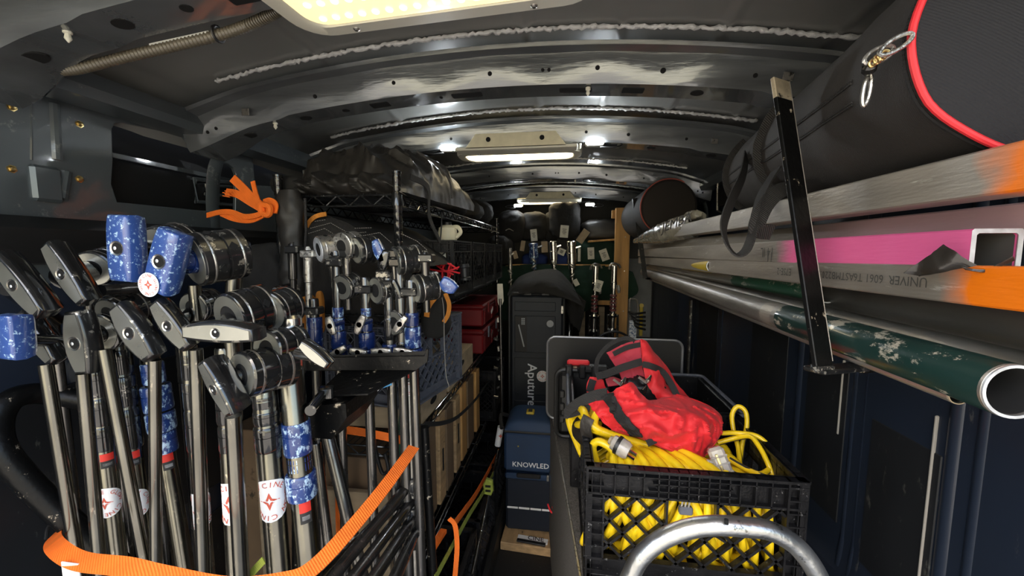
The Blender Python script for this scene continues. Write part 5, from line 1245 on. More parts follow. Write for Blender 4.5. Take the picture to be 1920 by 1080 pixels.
# tape band
cB = atY(1106, 812, 1.0)
MB().lathe(atY(1096, 800, 1.045), atY(1118, 818, .99), [(0, .040), (.1, .043), (.5, .044), (.9, .044), (1, .041)], 20, cap=False).build('tape_band', 'tapeblk', yb)
MB().strap(catmull([atY(*p, .93) for p in ((1104, 782), (1098, 800), (1102, 822), (1110, 850))], 8), .030, .003, (-.4, -1, .5)).build('tape_band', 'tapeblk', yb)
# clear plug with collar
pl = thing('cord_plug', 'clear three pin plug with black clamp lying on the yellow cords', 'plug', atY(1165, 845, .86))
a = atY(1146, 826, .875); b = atY(1180, 848, .855); d = b - a
MB().lathe(a, b, [(0, .010), (.1, .017), (.35, .019), (.4, .021), (.8, .021), (1, .017)], 20).build('plug_body', 'clearplug', pl)
MB().lathe(a + d * .30, a + d * .50, [(0, .0205), (.1, .022), (.9, .022), (1, .0205)], 20).build('clamp_ring', 'black', pl)
MB().lathe(a - d * .1, a + d * .1, [(0, .009), (1, .012)], 14).build('strain_relief', 'palewood', pl)
up_ = d.cross(V((0, 1, 0))).normalized(); sd_ = d.cross(up_).normalized()
for u, v in ((-.006, .004), (.006, .004), (0, -.006)): MB().bar(b + up_ * u + sd_ * v, b + up_ * u + sd_ * v + d * .35, .003, .005).build('pin', 'chrome', pl)
# clear outlet on the right
ol = thing('cord_outlet', 'clear triple outlet cord end hanging beside the red bag', 'plug', atY(1350, 880, .86))
a = atY(1338, 838, .885); b = atY(1362, 894, .862)
MB().bar(a, b, .034, .026, (0, -1, 0), .006).build('outlet_body', 'clearplug', ol)
for k in (.25, .5, .78): MB().bar(a + (b - a) * (k - .02) + V((0, -.008, 0)), a + (b - a) * (k + .05) + V((0, -.008, 0)), .037, .016, (0, -1, 0), .003).build('outlet_face', 'clearplug', ol)
MB().bar(a + (b - a) * .2 + V((-.004, -.005, 0)), a + (b - a) * .85 + V((-.004, -.005, 0)), .006, .018, (0, -1, 0), .001).build('inner_contact', 'bolt', ol)
MB().box(atY(1330, 868, .87), (.014, .012, .014), Ry(.4), .003).build('side_lug', 'clearplug', ol)
# loose loops at right with black stripe
lc = thing('extension_cord', 'thin yellow cord with a black stripe making loose loops at the right of the crate', 'cord', atY(1420, 880, .95))
for pts in ((((1352, 812), 1.0), ((1385, 812), 1.0), ((1420, 818), .98), ((1444, 840), .96), ((1452, 866), .93), ((1435, 885), .90), ((1410, 892), .88)),
            (((1345, 830), 1.0), ((1375, 822), 1.0), ((1405, 818), .98), ((1422, 835), .95), ((1438, 865), .92), ((1450, 898), .90), ((1452, 930), .90)),
            (((1370, 890), .98), ((1385, 870), 1.0), ((1392, 830), 1.03), ((1400, 800), 1.04), ((1398, 772), 1.05), ((1384, 762), 1.06), ((1373, 775), 1.06), ((1374, 800), 1.05), ((1384, 840), 1.02), ((1388, 880), .98), ((1392, 915), .95))):
    P_ = catmull([atY(*p, Y) for p, Y in pts], 10); MB().tube(P_, .0058, 9).build('cord_strand', 'yellow', lc, 60)
    MB().tube([p + V((.0042, -.0010, -.0032)) for p in P_], .0030, 6).build('cord_stripe', 'yellowblk', lc, 60)
for pts in ((((1280, 862), .93), ((1330, 880), .89), ((1360, 900), .86), ((1400, 905), .86)), (((1365, 860), .93), ((1400, 880), .90), ((1430, 892), .87), ((1470, 905), .86)), (((1355, 880), .90), ((1390, 893), .875), ((1425, 900), .86), ((1450, 915), .85))):
    P_ = catmull([atY(*p, Y) for p, Y in pts], 10); MB().tube(P_, .0062, 9).build('cord_strand', 'yellow', lc, 60); MB().tube([p + V((.002, -.0045, .004)) for p in P_], .0028, 6).build('cord_stripe', 'yellowblk', lc, 60)
# metal clips inside the window
mc = thing('cord_clip', 'small grey metal prongs seen through the crate hand hole', 'plug', V((.262, .822, .9)))
for k in range(3): MB().bar(V((.255 + .007 * k, .812, .925)), V((.252 + .007 * k, .812, .902)), .0035, .0015, (0, -1, 0)).build('prong', 'silver', mc)
MB().box(V((.262, .815, .898)), (.028, .014, .018), None, .003).build('plug_face', 'crategrey', mc)

# ============================================================ RED TOTE BAG
rb = thing('tote_bag', 'open red canvas tool bag with black straps lying on the yellow cords', 'bag', atY(1230, 850, 1.0))
def patch(rows, nu, nv, amp, sc, seed, name, m, th=.0025, off=0.0, nsub=6):
    R_ = [[atY(p[0], p[1], p[2]) for p in r] for r in rows]
    # catmull in both directions
    rr_ = [catmull(r, nsub) for r in R_]; cols = [catmull([r[i] for r in rr_], nsub) for i in range(len(rr_[0]))]
    nU = len(cols) - 1; nV = len(cols[0]) - 1
    def f(u, v):
        i = min(nU, round(u * nU)); k = min(nV, round(v * nV)); p = cols[i][k]
        return p + V((0, -1, .3)) * (amp * crease(p, sc, seed) + off)
    MB().grid(f, nU, nV, th).build(name, m, rb, 60); return f, nU, nV
body = [[(1103, 757, .985), (1143, 737, .975), (1183, 718, .97), (1203, 748, 1.0), (1224, 753, 1.03)],
        [(1125, 785, .955), (1165, 768, .935), (1200, 762, .93), (1240, 760, .955), (1268, 742, 1.02)],
        [(1150, 806, .945), (1195, 802, .905), (1240, 788, .90), (1284, 772, .93), (1312, 756, 1.02)],
        [(1205, 822, .93), (1250, 830, .905), (1292, 815, .90), (1330, 795, .94), (1342, 772, 1.02)],
        [(1262, 848, .93), (1296, 862, .925), (1320, 852, .935), (1344, 822, .96), (1353, 792, 1.03)]]
bf, bu, bv = patch(body, 0, 0, .022, 15, 5, 'front_panel', 'redbag', .003, 0, 16)
body_b = [[(p[0], p[1] - 4, p[2] + (.0 if j in (0, 4) else .10)) for j, p in enumerate(r)] for r in body[1:]]
patch(body_b, 0, 0, .01, 8, 6, 'underside', 'redbag')
# bottom end of the bag
patch([[(1262, 850, .93), (1300, 866, .93), (1322, 852, .94), (1346, 820, .965), (1354, 790, 1.03)], [(1270, 840, 1.0), (1300, 850, 1.0), (1322, 842, 1.0), (1344, 815, 1.02), (1350, 795, 1.06)]], 0, 0, .004, 9, 1, 'bag_end', 'redbag')
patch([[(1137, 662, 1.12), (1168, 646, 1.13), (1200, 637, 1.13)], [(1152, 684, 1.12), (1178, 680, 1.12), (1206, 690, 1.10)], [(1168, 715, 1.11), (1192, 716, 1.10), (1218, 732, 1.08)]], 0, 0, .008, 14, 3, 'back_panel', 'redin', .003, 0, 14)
patch([[(1200, 636, 1.128), (1212, 642, 1.135), (1226, 662, 1.16)], [(1206, 690, 1.08), (1226, 684, 1.08), (1250, 690, 1.12)], [(1215, 724, 1.05), (1240, 724, 1.05), (1270, 722, 1.10)], [(1238, 752, 1.03), (1262, 748, 1.01), (1298, 752, 1.07)], [(1258, 762, 1.0), (1290, 768, .99), (1322, 765, 1.05)]], 0, 0, .012, 12, 2, 'side_panel', 'redbag', .003, 0, 14)
patch([[(1106, 707, 1.10), (1118, 708, 1.10), (1131, 712, 1.10)], [(1100, 722, 1.09), (1115, 722, 1.09), (1135, 726, 1.10)], [(1100, 736, 1.08), (1122, 735, 1.09), (1150, 745, 1.10)]], 0, 0, .004, 14, 4, 'corner_flap', 'redbag')
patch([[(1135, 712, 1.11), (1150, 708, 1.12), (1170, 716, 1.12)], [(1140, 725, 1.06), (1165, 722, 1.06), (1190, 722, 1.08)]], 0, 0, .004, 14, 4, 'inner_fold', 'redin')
def bstrap(pts, w_, m='webbing', up=(0, -1, .3), name='strap'):
    MB().strap(catmull([atY(*p) for p in pts], 8), w_, .0022, up).build(name, m, rb, 40)
def onbody(pu, pv, off=.004): return bf(pu, pv) + V((0, -1, .3)) * off
# band sewn down the front panel (follows the panel surface)
def band(u0, u1, vlist, m='webbing', w_=.09):
    def f(u, v):
        k = v * (len(vlist) - 1); i = min(len(vlist) - 2, int(k)); fr = k - i; a_, b_ = vlist[i], vlist[i + 1]
        uu = a_[0] + (b_[0] - a_[0]) * fr + (u - .5) * w_; vv = a_[1] + (b_[1] - a_[1]) * fr; return onbody(max(0, min(1, uu)), max(0, min(1, vv)), .009)
    MB().grid(f, 6, 44, .004).build('sewn_band', m, rb, 50)
band(0, 0, [(.22, 0), (.20, .25), (.20, .5), (.10, .62)], w_=.115)
bstrap([(1118, 706, 1.08), (1140, 700, 1.07), (1165, 690, 1.06), (1190, 682, 1.06), (1204, 678, 1.065)], .020)
bstrap([(1205, 683, 1.062), (1222, 687, 1.06), (1242, 697, 1.075), (1256, 716, 1.05), (1266, 735, 1.03), (1272, 750, 1.01)], .017)
bstrap([(1120, 704, 1.12), (1118, 690, 1.13), (1122, 670, 1.14), (1138, 650, 1.14), (1158, 638, 1.14), (1176, 634, 1.14), (1190, 640, 1.13)], .012, up=(0, -1, 0))
bstrap([(1150, 664, 1.115), (1175, 652, 1.118), (1202, 646, 1.12)], .014)
bstrap([(1112, 712, 1.085), (1108, 725, 1.08), (1106, 735, 1.075)], .020)
bstrap([(1060, 777, 1.02), (1075, 762, 1.01), (1095, 750, 1.0), (1115, 742, .99), (1138, 738, .97)], .030, 'webgrey', (-.2, -.7, 1))
bstrap([(1058, 778, 1.02), (1072, 776, 1.01), (1090, 770, .995), (1106, 764, .985)], .022, 'webgrey', (-.2, -.7, 1))
bstrap([(1212, 812, .915), (1218, 822, .91), (1224, 834, .905)], .022)
# dark contents in the mouth
soft('dark tools lying in the mouth of the red bag', 'tools', atY(1215, 733, 1.09), (.13, .05, .07), 'black', 'tool_heap', amp=.02, sc=30, seed=3)
for i, q in enumerate(((1165, 722), (1213, 718), (1205, 738), (1240, 740))):
    t = thing('hand_clamp', ['chrome tipped clamp sticking out at the left of the bag mouth', 'bright bolt lying on the dark tools in the bag mouth', 'dark clamp jaw low in the bag mouth', 'clamp end tucked under the right lip of the bag mouth'][i], 'clamp', atY(*q, 1.04))
    p = atY(*q, 1.04); MB().lathe(p, p + V((.012, .01, .018)), [(0, .004), (.3, .008), (.6, .005), (1, .003)], 12).build('clamp_body', 'chrome' if i < 2 else 'blackgloss', t); MB().bar(p, p + V((-.02, .01, .012)), .004, .006).build('clamp_arm', 'silver' if i < 2 else 'black', t)
# hand truck arch
ht = thing('hand_truck', 'bright worn metal tube handle of a hand truck arching in front of the crate', 'hand truck', (.23, .56, 0))
pa = [atY(*p, .56) for p in ((1168, 1120), (1180, 1085), (1202, 1044), (1240, 1012), (1290, 992), (1340, 985), (1395, 988), (1440, 994), (1482, 1015), (1512, 1045), (1536, 1085), (1545, 1120))]
P_ = catmull(pa, 8); l0 = P_[0]; l1 = P_[-1]
MB().tube([V((l0.x - .01, .56, .04))] + P_ + [V((l1.x + .01, .56, .04))], .0135, 18, up=(0, 1, 0)).build('tube', 'galv', ht)
MB().lathe(atY(1362, 974, .548), atY(1362, 982, .548), [(0, .003), (1, .003)], 8).build('drilled_hole', 'hole', ht)
MB().box(((l0.x + l1.x) / 2, .56, .045), (abs(l1.x - l0.x) + .06, .10, .06), None, .005).build('base_plate', 'galv', ht)

# ============================================================ RIGHT RACK OF TUBES
def sq_tube(lab, near, far, s_, m, ext=0.0, paint=(), open_end=False, group='metal tubes on the right rack', writing=None):
    """square tube from near=(px,py,Y) to far; paint: list of (t0, t1, material) along the tube, feathered"""
    a = atY(*near); b = atY(*far); d = b - a; a = a - d * ext; d = b - a; L = d.length; x = d.normalized(); n = V((0, 0, 1)); y = n.cross(x).normalized(); z = x.cross(y)
    t = thing('square_tube', lab, 'tube', (a + b) / 2 - V((0, 0, s_ / 2)), group)
    h = s_ / 2; e = .002
    def rg(p, k, hh): 
        c = []
        for sx, sz in ((-1, -1), (1, -1), (1, 1), (-1, 1)):
            c += [p + y * (sx * hh - (sx * e if k else 0)) + z * (sz * hh), p + y * (sx * hh) + z * (sz * hh - (sz * e if k else 0))] if sx * sz < 0 else [p + y * (sx * hh) + z * (sz * hh - (sz * e if k else 0)), p + y * (sx * hh - (sx * e if k else 0)) + z * (sz * hh)]
        return c
    wl_ = .0045
    N_ = 10
    rings = [rg(a + d * (i / N_), 1, h) for i in range(N_ + 1)]
    inner = [rg(a + d * (i / N_), 1, h - wl_) for i in (N_, 0)]
    mb = MB(); mb.ring(rings + inner + [rings[0]], True, False); mb.build('tube_wall', m, t, 20)
    MB().ring([rg(a + d * .02, 1, h - wl_ * .9), rg(a + d * .0205, 1, h - wl_ * .9)]).build('tube_bore', 'hole', t, 0) if not open_end else None
    if open_end:
        MB().ring([rg(a + x * .002, 1, h - wl_ - .0005), rg(a + x * .5, 1, h - wl_ - .0005)], True, False).build('dark_lining', 'darkpipe', t, 20)
        r0 = rg(a - x * .0008, 1, h + .0002); r1 = rg(a - x * .0008, 1, h - wl_); MB().ring([r0, r1, rg(a + x * .001, 1, h - wl_)], True, False).build('cut_end', 'alubright', t, 0)
    return t, a, b, x, y, z, h
def spray(m, name, col, axis_pt, axis, t0, t1, soft_):
    """add a sprayed colour band between distances t0 and t1 along the tube, to a copy of material m"""
    mm = M[m].copy(); mm.name = name; t = mm.node_tree; b = t.nodes['Principled BSDF']; L = t.links.new
    return mm
def sprayed(base, name, col, P0, axis, bands):
    """base material plus soft edged spray paint bands given as (start, end) metres along axis from world point P0 (object space = world shifted)"""
    mm = base.copy(); mm.name = name; t = mm.node_tree; b = t.nodes['Principled BSDF']; L = t.links.new
    tc = N(t, 'ShaderNodeTexCoord'); sub = N(t, 'ShaderNodeVectorMath'); sub.operation = 'SUBTRACT'; sub.inputs[1].default_value = P0; L(tc.outputs['Object'], sub.inputs[0])
    dp = N(t, 'ShaderNodeVectorMath'); dp.operation = 'DOT_PRODUCT'; dp.inputs[1].default_value = axis; L(sub.outputs[0], dp.inputs[0])
    ns = N(t, 'ShaderNodeTexNoise'); ns.inputs['Scale'].default_value = 25; ns.inputs['Detail'].default_value = 4; L(tc.outputs['Object'], ns.inputs['Vector'])
    ad = N(t, 'ShaderNodeMath'); ad.operation = 'MULTIPLY_ADD'; ad.inputs[1].default_value = .05; L(ns.outputs[0], ad.inputs[0]); L(dp.outputs['Value'], ad.inputs[2])
    prev = b.inputs['Base Color'].links[0].from_socket; pm = b.inputs['Metallic']; last_f = None
    for (s0, s1, c, sf) in bands:
        m1 = N(t, 'ShaderNodeMapRange'); m1.inputs[1].default_value = s0 - sf; m1.inputs[2].default_value = s0 + sf; L(ad.outputs[0], m1.inputs[0])
        m2 = N(t, 'ShaderNodeMapRange'); m2.inputs[1].default_value = s1 - sf; m2.inputs[2].default_value = s1 + sf; m2.inputs[3].default_value = 1; m2.inputs[4].default_value = 0; L(ad.outputs[0], m2.inputs[0])
        mu = N(t, 'ShaderNodeMath'); mu.operation = 'MULTIPLY'; L(m1.outputs[0], mu.inputs[0]); L(m2.outputs[0], mu.inputs[1])
        mx = N(t, 'ShaderNodeMix'); mx.data_type = 'RGBA'; L(mu.outputs[0], mx.inputs[0]); L(prev, mx.inputs[6]); mx.inputs[7].default_value = (*c, 1); prev = mx.outputs[2]
        last_f = mu.outputs[0] if last_f is None else last_f
        if len(bands) > 1 and last_f is not mu.outputs[0]:
            q = N(t, 'ShaderNodeMath'); q.operation = 'MAXIMUM'; L(last_f, q.inputs[0]); L(mu.outputs[0], q.inputs[1]); last_f = q.outputs[0]
    L(prev, b.inputs['Base Color'])
    mr = N(t, 'ShaderNodeMapRange'); mr.inputs[3].default_value = pm.default_value; mr.inputs[4].default_value = 0; L(last_f, mr.inputs[0]); L(mr.outputs[0], pm)
    return mm
ORG = (.86, .19, .004); PNK = (.80, .13, .33)
def paint_tube(t, a, x, bands, name, base='alu'):
    o = [c for c in t.children if c.name.startswith('tube_wall')][0]; P0 = a - t.location; o.data.materials[0] = sprayed(M[base], name, None, P0, x, bands)
def tt_(p, a, x, X_):  # distance along the tube at picture column px
    return None
def dist_at(px, near, far, a, x):
    """distance from a along the tube where it crosses picture column px"""
    A_ = atY(*near); B_ = atY(*far); lo, hi = 0.0, 1.0
    def col(t):
        p = A_ + (B_ - A_) * t - V((0, 0, CZ)); return 960 + FPX * p.dot(_R) / p.dot(_F)
    for _ in range(40):
        mid_ = (lo + hi) / 2
        if col(mid_) > px: lo = mid_
        else: hi = mid_
    return (A_ + (B_ - A_) * lo - a).dot(x)
# top tube
nr, fa = (1920, 318, .44), (1203, 447, 2.75)
t, a, b, x, y, z, h = sq_tube('topmost square aluminium tube with an orange sprayed near end, under the big black bag', nr, fa, .046, 'alu', .06)
paint_tube(t, a, x, [(-1, dist_at(1868, nr, fa, a, x), ORG, .02)], 'alu_orange_top')
nr, fa = (1920, 413, .50), (1203, 462, 2.8)
t, a, b, x, y, z, h = sq_tube('second square aluminium tube from the top, set back with a faint pink haze', nr, fa, .036, 'alu', .06)
paint_tube(t, a, x, [(-1, dist_at(1560, nr, fa, a, x), (.46, .33, .34), .10)], 'alu_haze')
nr, fa = (1866, 470, .475), (1203, 474, 2.7)
t, a, b, x, y, z, h = sq_tube('pink sprayed square aluminium tube with its bright cut end showing', nr, fa, .046, 'alu', 0, open_end=True)
paint_tube(t, a, x, [(-1, dist_at(1480, nr, fa, a, x), PNK, .03)], 'alu_pink')
tP = (t, a, b, x, y, z, h)
nr, fa = (1920, 540, .44), (1203, 488, 2.75)
t, a, b, x, y, z, h = sq_tube('lowest square aluminium tube with stamped writing and a broad orange sprayed end', nr, fa, .042, 'alu', .06)
dO = dist_at(1795, nr, fa, a, x); paint_tube(t, a, x, [(-1, dO, ORG, .018)], 'alu_orange_low')
# stamped writing runs upside down along the visible face
def side_text(s, px, size, parent, m='inkblack', flipped=True, dz=0, bold=0):
    dd = dist_at(px, nr, fa, a, x); p = a + x * dd - y * 0
    fn = y if y.x < 0 else -y   # face towards the aisle
    ux = x if not flipped else x; uy = -z if flipped else z
    # face normal = ux x uy must point to the aisle
    if ux.cross(uy).dot(fn) < 0: ux = -ux
    return write(s, p + fn * (h + .0006) + z * dz, ux, uy, size, m, parent, 'stamped_writing', bold)
ua = write
for s_, px in (('UNIVER', 1738), ('6061', 1672), ('T6', 1640), ('ASTMB221', 1598), ('0.125', 1560), ('E7SE-2', 1492)):
    side_text(s_, px, .017 if px > 1500 else .020, t, 'darkpipe')
t, a, b, x, y, z, h = tP; nr, fa = (1866, 470, .475), (1203, 474, 2.7)
side_text('14 IL', 1460, .030, t, 'darkpipe'); side_text('11', 1466, .03, t, 'darkpipe', dz=-.01)
# torn black tape at the pink tube's end
tp = thing('torn_tape', 'crumpled black tape torn open under the cut end of the pink tube', 'tape', atY(1780, 500, .46))
def tapef(rows, nu, nv, seed):
    R_ = [[atY(*p) for p in r] for r in rows]; rr_ = [catmull(r, 5) for r in R_]; cols = [catmull([r[i] for r in rr_], 5) for i in range(len(rr_[0]))]; nU = len(cols) - 1; nV = len(cols[0]) - 1
    return MB().grid(lambda u, v: (lambda p: p + V((0, -1, 0)) * .006 * wrinkle(p, 40, seed))(cols[min(nU, round(u * nU))][min(nV, round(v * nV))]), nU, nV, .001).build('tape_flap', 'tapeblk', tp, 60)
tapef([[(1698, 512, .50), (1735, 482, .49), (1768, 458, .475)], [(1720, 516, .50), (1755, 505, .48), (1798, 478, .465)], [(1722, 518, .50), (1775, 508, .475), (1828, 497, .46)]], 8, 8, 1)
tapef([[(1800, 500, .462), (1850, 505, .455), (1895, 480, .448)], [(1805, 506, .462), (1850, 510, .455), (1900, 488, .448)]], 8, 8, 2)

def pipe_(lab, near, far, rpx, m, ext=0, wall=.12, open_=True, name='steel_pipe', group='metal pipes on the right rack', ringmat='alubright'):
    a = atY(*near); b = atY(*far); r = rpx * near[2] / FPX; d = b - a; a = a - d * ext; x = d.normalized()
    t = thing(name, lab, 'pipe', (a + b) / 2 - V((0, 0, r)), group)
    MB().pipe(a, b, r, r * (1 - wall), 36).build('pipe_wall', m, t)
    MB().lathe(a + x * .003, a + x * .6, [(0, r * (1 - wall) - .0004), (1, r * (1 - wall) - .0004)], 30, cap=False).build('dark_lining', 'inkblack', t)  # black lining added in the bore; its shade is put into the colour
    MB().lathe(a - x * .0008, a + x * .001, [(0, r * (1 - wall)), (0, r * .985), (1, r * .99), (1, r * (1 - wall)), (0, r * (1 - wall))], 36, cap=False).build('cut_end', ringmat, t)
    return t, a, b, x, r
nr, fa = (1903, 735, .43), (1208, 510, 2.75)
t, a, b, x, r = pipe_('fat pipe with flaking dark green paint and a large open end at the lower right', nr, fa, 46, 'steelpipe')
dG = dist_at(1478, nr, fa, a, x)
MB().lathe(a + x * .004, a + x * dG, [(0, r * .99), (.002, r * 1.006), (1, r * 1.006), (1, r * .99)], 36, cap=False).build('green_paint', 'greenpipe', t)
for px in (1470, 1440):
    p = a + x * dist_at(px, nr, fa, a, x); MB().lathe(p, p + x * .05, [(0, r), (.1, r * 1.01), (.9, r * 1.01), (1, r)], 30, cap=False).build('tape_residue', 'alu' if px == 1470 else 'steelpipe', t)
pipe_('dark grey steel pipe just below the lowest square tube', (1920, 612, .50), (1228, 496, 2.7), 38, 'darkpipe', .06)
pipe_('grey steel pipe squeezed between the dark pipe and the fat green pipe', (1920, 690, .52), (1215, 503, 2.7), 34, 'steelpipe', .06)
t, a, b, x, r = pipe_('pipe painted dark green near its open end, halfway along the rack', (1552, 548, .80), (1222, 499, 2.6), 19, 'steelpipe')
nr, fa = (1552, 548, .80), (1222, 499, 2.6)
MB().lathe(a + x * .03, a + x * dist_at(1384, nr, fa, a, x), [(0, r), (.01, r * 1.01), (.99, r * 1.01), (1, r)], 30, cap=False).build('green_paint', 'greenpaint', t)
t, a, b, x, r = pipe_('pipe with a yellow painted open end, deep in the rack', (1338, 499, 1.30), (1222, 492, 2.6), 12, 'darkpipe')
nr, fa = (1338, 499, 1.30), (1222, 492, 2.6)
MB().lathe(a + x * .004, a + x * dist_at(1283, nr, fa, a, x), [(0, r), (.01, r * 1.02), (.99, r * 1.02), (1, r)], 26, cap=False).build('yellow_paint', 'yellowpaint', t)
pipe_('thin steel pipe lowest on the rack with a small pale open end', (1797, 742, .48), (1212, 520, 2.75), 15, 'steelpipe', ringmat='palewood')
pipe_('slim grey pipe low on the rack beside the thin one', (1600, 640, .72), (1210, 515, 2.7), 18, 'steelpipe')
# brackets
bk = thing('rack_bracket', 'near black flat steel rack bracket with a bare worn top end', 'bracket', atY(1560, 690, .70))
a = atY(1462, 150, .74); b = atY(1543, 690, .62); d = (b - a).normalized(); sx = V((1, .55, 0)).normalized(); sx = (sx - d * sx.dot(d)).normalized(); nn = sx.cross(d)
def barf(p0, p1, w_, t_, m, nme, par, bv=.0012):
    R = Matrix((sx, (p1 - p0).normalized(), nn)).transposed(); return MB().box((p0 + p1) / 2, (w_, (p1 - p0).length, t_), R, bv).build(nme, m, par)
L_ = b - a
barf(a + L_ * .075, b, .038, .007, 'blacksteel', 'flat_bar', bk); barf(a, a + L_ * .08, .038, .007, 'palewood' if False else 'wornsteel', 'bare_end', bk)
o = a + sx * .0196; barf(o, o + L_ * .98, .0015, .0074, 'alu', 'ground_edge', bk, .0003)
foot = b
MB().bar(foot + V((-.012, 0, -.004)), atY(1612, 688, .70), .030, .008, (0, 0, 1), .002).build('foot_arm', 'blackworn', bk)
for k in range(7): MB().lathe(foot + sx * (-.018 + .006 * k) + V((0, -.004, -.004)), foot + sx * (-.018 + .006 * k) + V((0, .006, .004)), [(0, .002), (.4, .006), (1, .003)], 8).build('weld_bead', 'blackworn', bk)
bk2 = thing('rack_bracket', 'far black flat steel rack bracket near the bulkhead', 'bracket', atY(1208, 520, 2.4))
a = atY(1190, 372, 2.40); b = atY(1210, 522, 2.40); MB().bar(a, b, .026, .008, (0, -1, 0)).build('flat_bar', 'blacksteel', bk2); MB().bar(b, b + V((.14, 0, .0)), .02, .010).build('foot_arm', 'blacksteel', bk2)
MB().bar(atY(1212, 522, 2.4), V((XR - .03, 2.4, 1.27)), .02, .012).build('wall_arm', 'blacksteel', bk2)
MB().bar(atY(1600, 690, .70), V((XR - .03, .86, 1.235)), .03, .010).build('wall_arm', 'blacksteel', bk)

# ============================================================ BIG BLACK BAG ON THE RACK
bb = thing('drum_bag', 'huge round black bag with thick red piping on top of the rack', 'bag', (.55, .9, 1.56))
e0 = V((.490, .46, 1.675)); e1 = V((.64, 1.42, 1.685)); ax = (e1 - e0).normalized(); u_ = V((0, 0, 1)); u_ = (u_ - ax * u_.dot(ax)).normalized(); s_ = ax.cross(u_)
def bagr(t, an):
    r = .132 * (1 - .10 * t) * (1 if t < .93 else math.sqrt(max(0.02, 1 - ((t - .93) / .07) ** 2)))
    c = e0 + (e1 - e0) * t; dirv = u_ * math.sin(an) + s_ * math.cos(an)
    p = c + dirv * r; p = p + dirv * (.006 * wrinkle(p, 7, 4))
    if p.z < 1.553: p.z = 1.553 + (p.z - 1.553) * .15
    return p
MB().ring([[bagr(i / 50, 2 * math.pi * j / 60) for j in range(60)] for i in range(51)], True, False).build('bag_body', 'bagfab', bb, 60)
def bend_(k, j):
    an = 2 * math.pi * j / 60; p = bagr(0, an); c = e0; q = c + (p - c) * k; return q - ax * (.012 * (1 - k * k))
MB().ring([[bend_(k / 8, j) for j in range(60)] for k in (8, 7, 6, 5, 4, 3, 2, 1, .2)], True, True).build('bag_end', 'bagend', bb, 60)
MB().tube([bagr(0, 2 * math.pi * j / 80) - ax * .001 for j in range(80)], .0036, 9, True).build('piping', 'redpipe', bb)
for t_, k in ((.012, .0022),):
    MB().tube([bagr(t_, 2 * math.pi * j / 80) for j in range(80)], k, 6, True).build('seam', 'webbing', bb)
def along(an0, an1, t0, t1, n=24, off=.001):
    out = []
    for i in range(n + 1):
        k = i / n; an = an0 + (an1 - an0) * k; t = t0 + (t1 - t0) * k; p = bagr(t, an); c = e0 + (e1 - e0) * t; out.append(p + (p - c).normalized() * off)
    return out
sgn = 1 if s_.x < 0 else -1
A0 = 0 if s_.x < 0 else math.pi     # angle of the side that faces the aisle
for da in (.0, .05, .42, .47): MB().tube(along(A0 - sgn * da * -1 * .0 + (-1 if s_.x < 0 else 1) * da * .5, A0 + (-1 if s_.x < 0 else 1) * da * .5, .12, .9), .0016, 6).build('zip_seam', 'webgrey', bb)
MB().strap([p for p in along(A0 + .9, A0 - .9, .52, .52, 20, .003)], .030, .002, (0, 1, 0)).build('side_band', 'webgrey', bb)
MB().strap([p for p in along(A0 + .9, A0 - .9, .86, .86, 20, .003)], .030, .002, (0, 1, 0)).build('side_band', 'webgrey', bb)
# hanging shoulder strap loops
MB().strap(catmull([atY(*p) for p in ((1455, 318, .90), (1430, 360, .85), (1418, 400, .83), (1410, 440, .82), (1398, 470, .82), (1380, 478, .82), (1362, 455, .83), (1357, 420, .86), (1372, 375, .92), (1392, 330, 1.0), (1400, 290, 1.1))], 8), .026, .003, (-.9, -.3, .2)).build('shoulder_strap', 'webgrey', bb)
MB().strap(catmull([atY(*p) for p in ((1487, 352, .86), (1462, 358, .84), (1440, 378, .83), (1425, 405, .82), (1420, 430, .82), (1448, 436, .83))], 8), .030, .003, (-.2, -1, .3)).build('shoulder_strap', 'webgrey', bb)
# snap hooks
def loop_(c, w_, h_, tilt, r=.0022, m='silver'):
    c = V(c); R = Ry(tilt); return MB().tube([c + R @ V((w_ / 2 * math.cos(a), 0, h_ / 2 * math.sin(a))) for a in [2 * math.pi * k / 20 for k in range(20)]], r, 7, True).build('snap_hook', m, bb)
loop_(atY(1680, 83, .475), .034, .012, -.55); loop_(atY(1648, 103, .49), .030, .014, -.45); loop_(atY(1625, 170, .51), .007, .034, .1, .0022)
MB().lathe(atY(1632, 118, .495), atY(1627, 138, .505), [(0, .004), (.3, .007), (.7, .007), (1, .004)], 10).build('swivel', 'blackworn', bb)
for k in range(4): loop_(atY(1660 - 8 * k, 100 + 6 * k, .488), .008, .006, .7 * k, .0015, 'bolt')
# second drum bag far down the rack
b2 = thing('drum_bag', 'smaller round black bag with thin red piping, far down the rack behind the clear wrap', 'bag', (.42, 2.4, 1.56))
c = atY(1254, 388, 2.2); rr_ = .150
MB().lathe(c, c + V((.0, .75, 0)), [(0, .02), (.0, rr_ * .9), (.02, rr_), (.95, rr_), (1, rr_ * .8)], 40).build('bag_body', 'bagfab', b2)
MB().tube([c + V((rr_ * .99 * math.cos(a), -.002, rr_ * .99 * math.sin(a))) for a in [math.radians(60 + 170 * k / 30) for k in range(31)]], .0035, 6).build('piping', 'pinkish', b2)
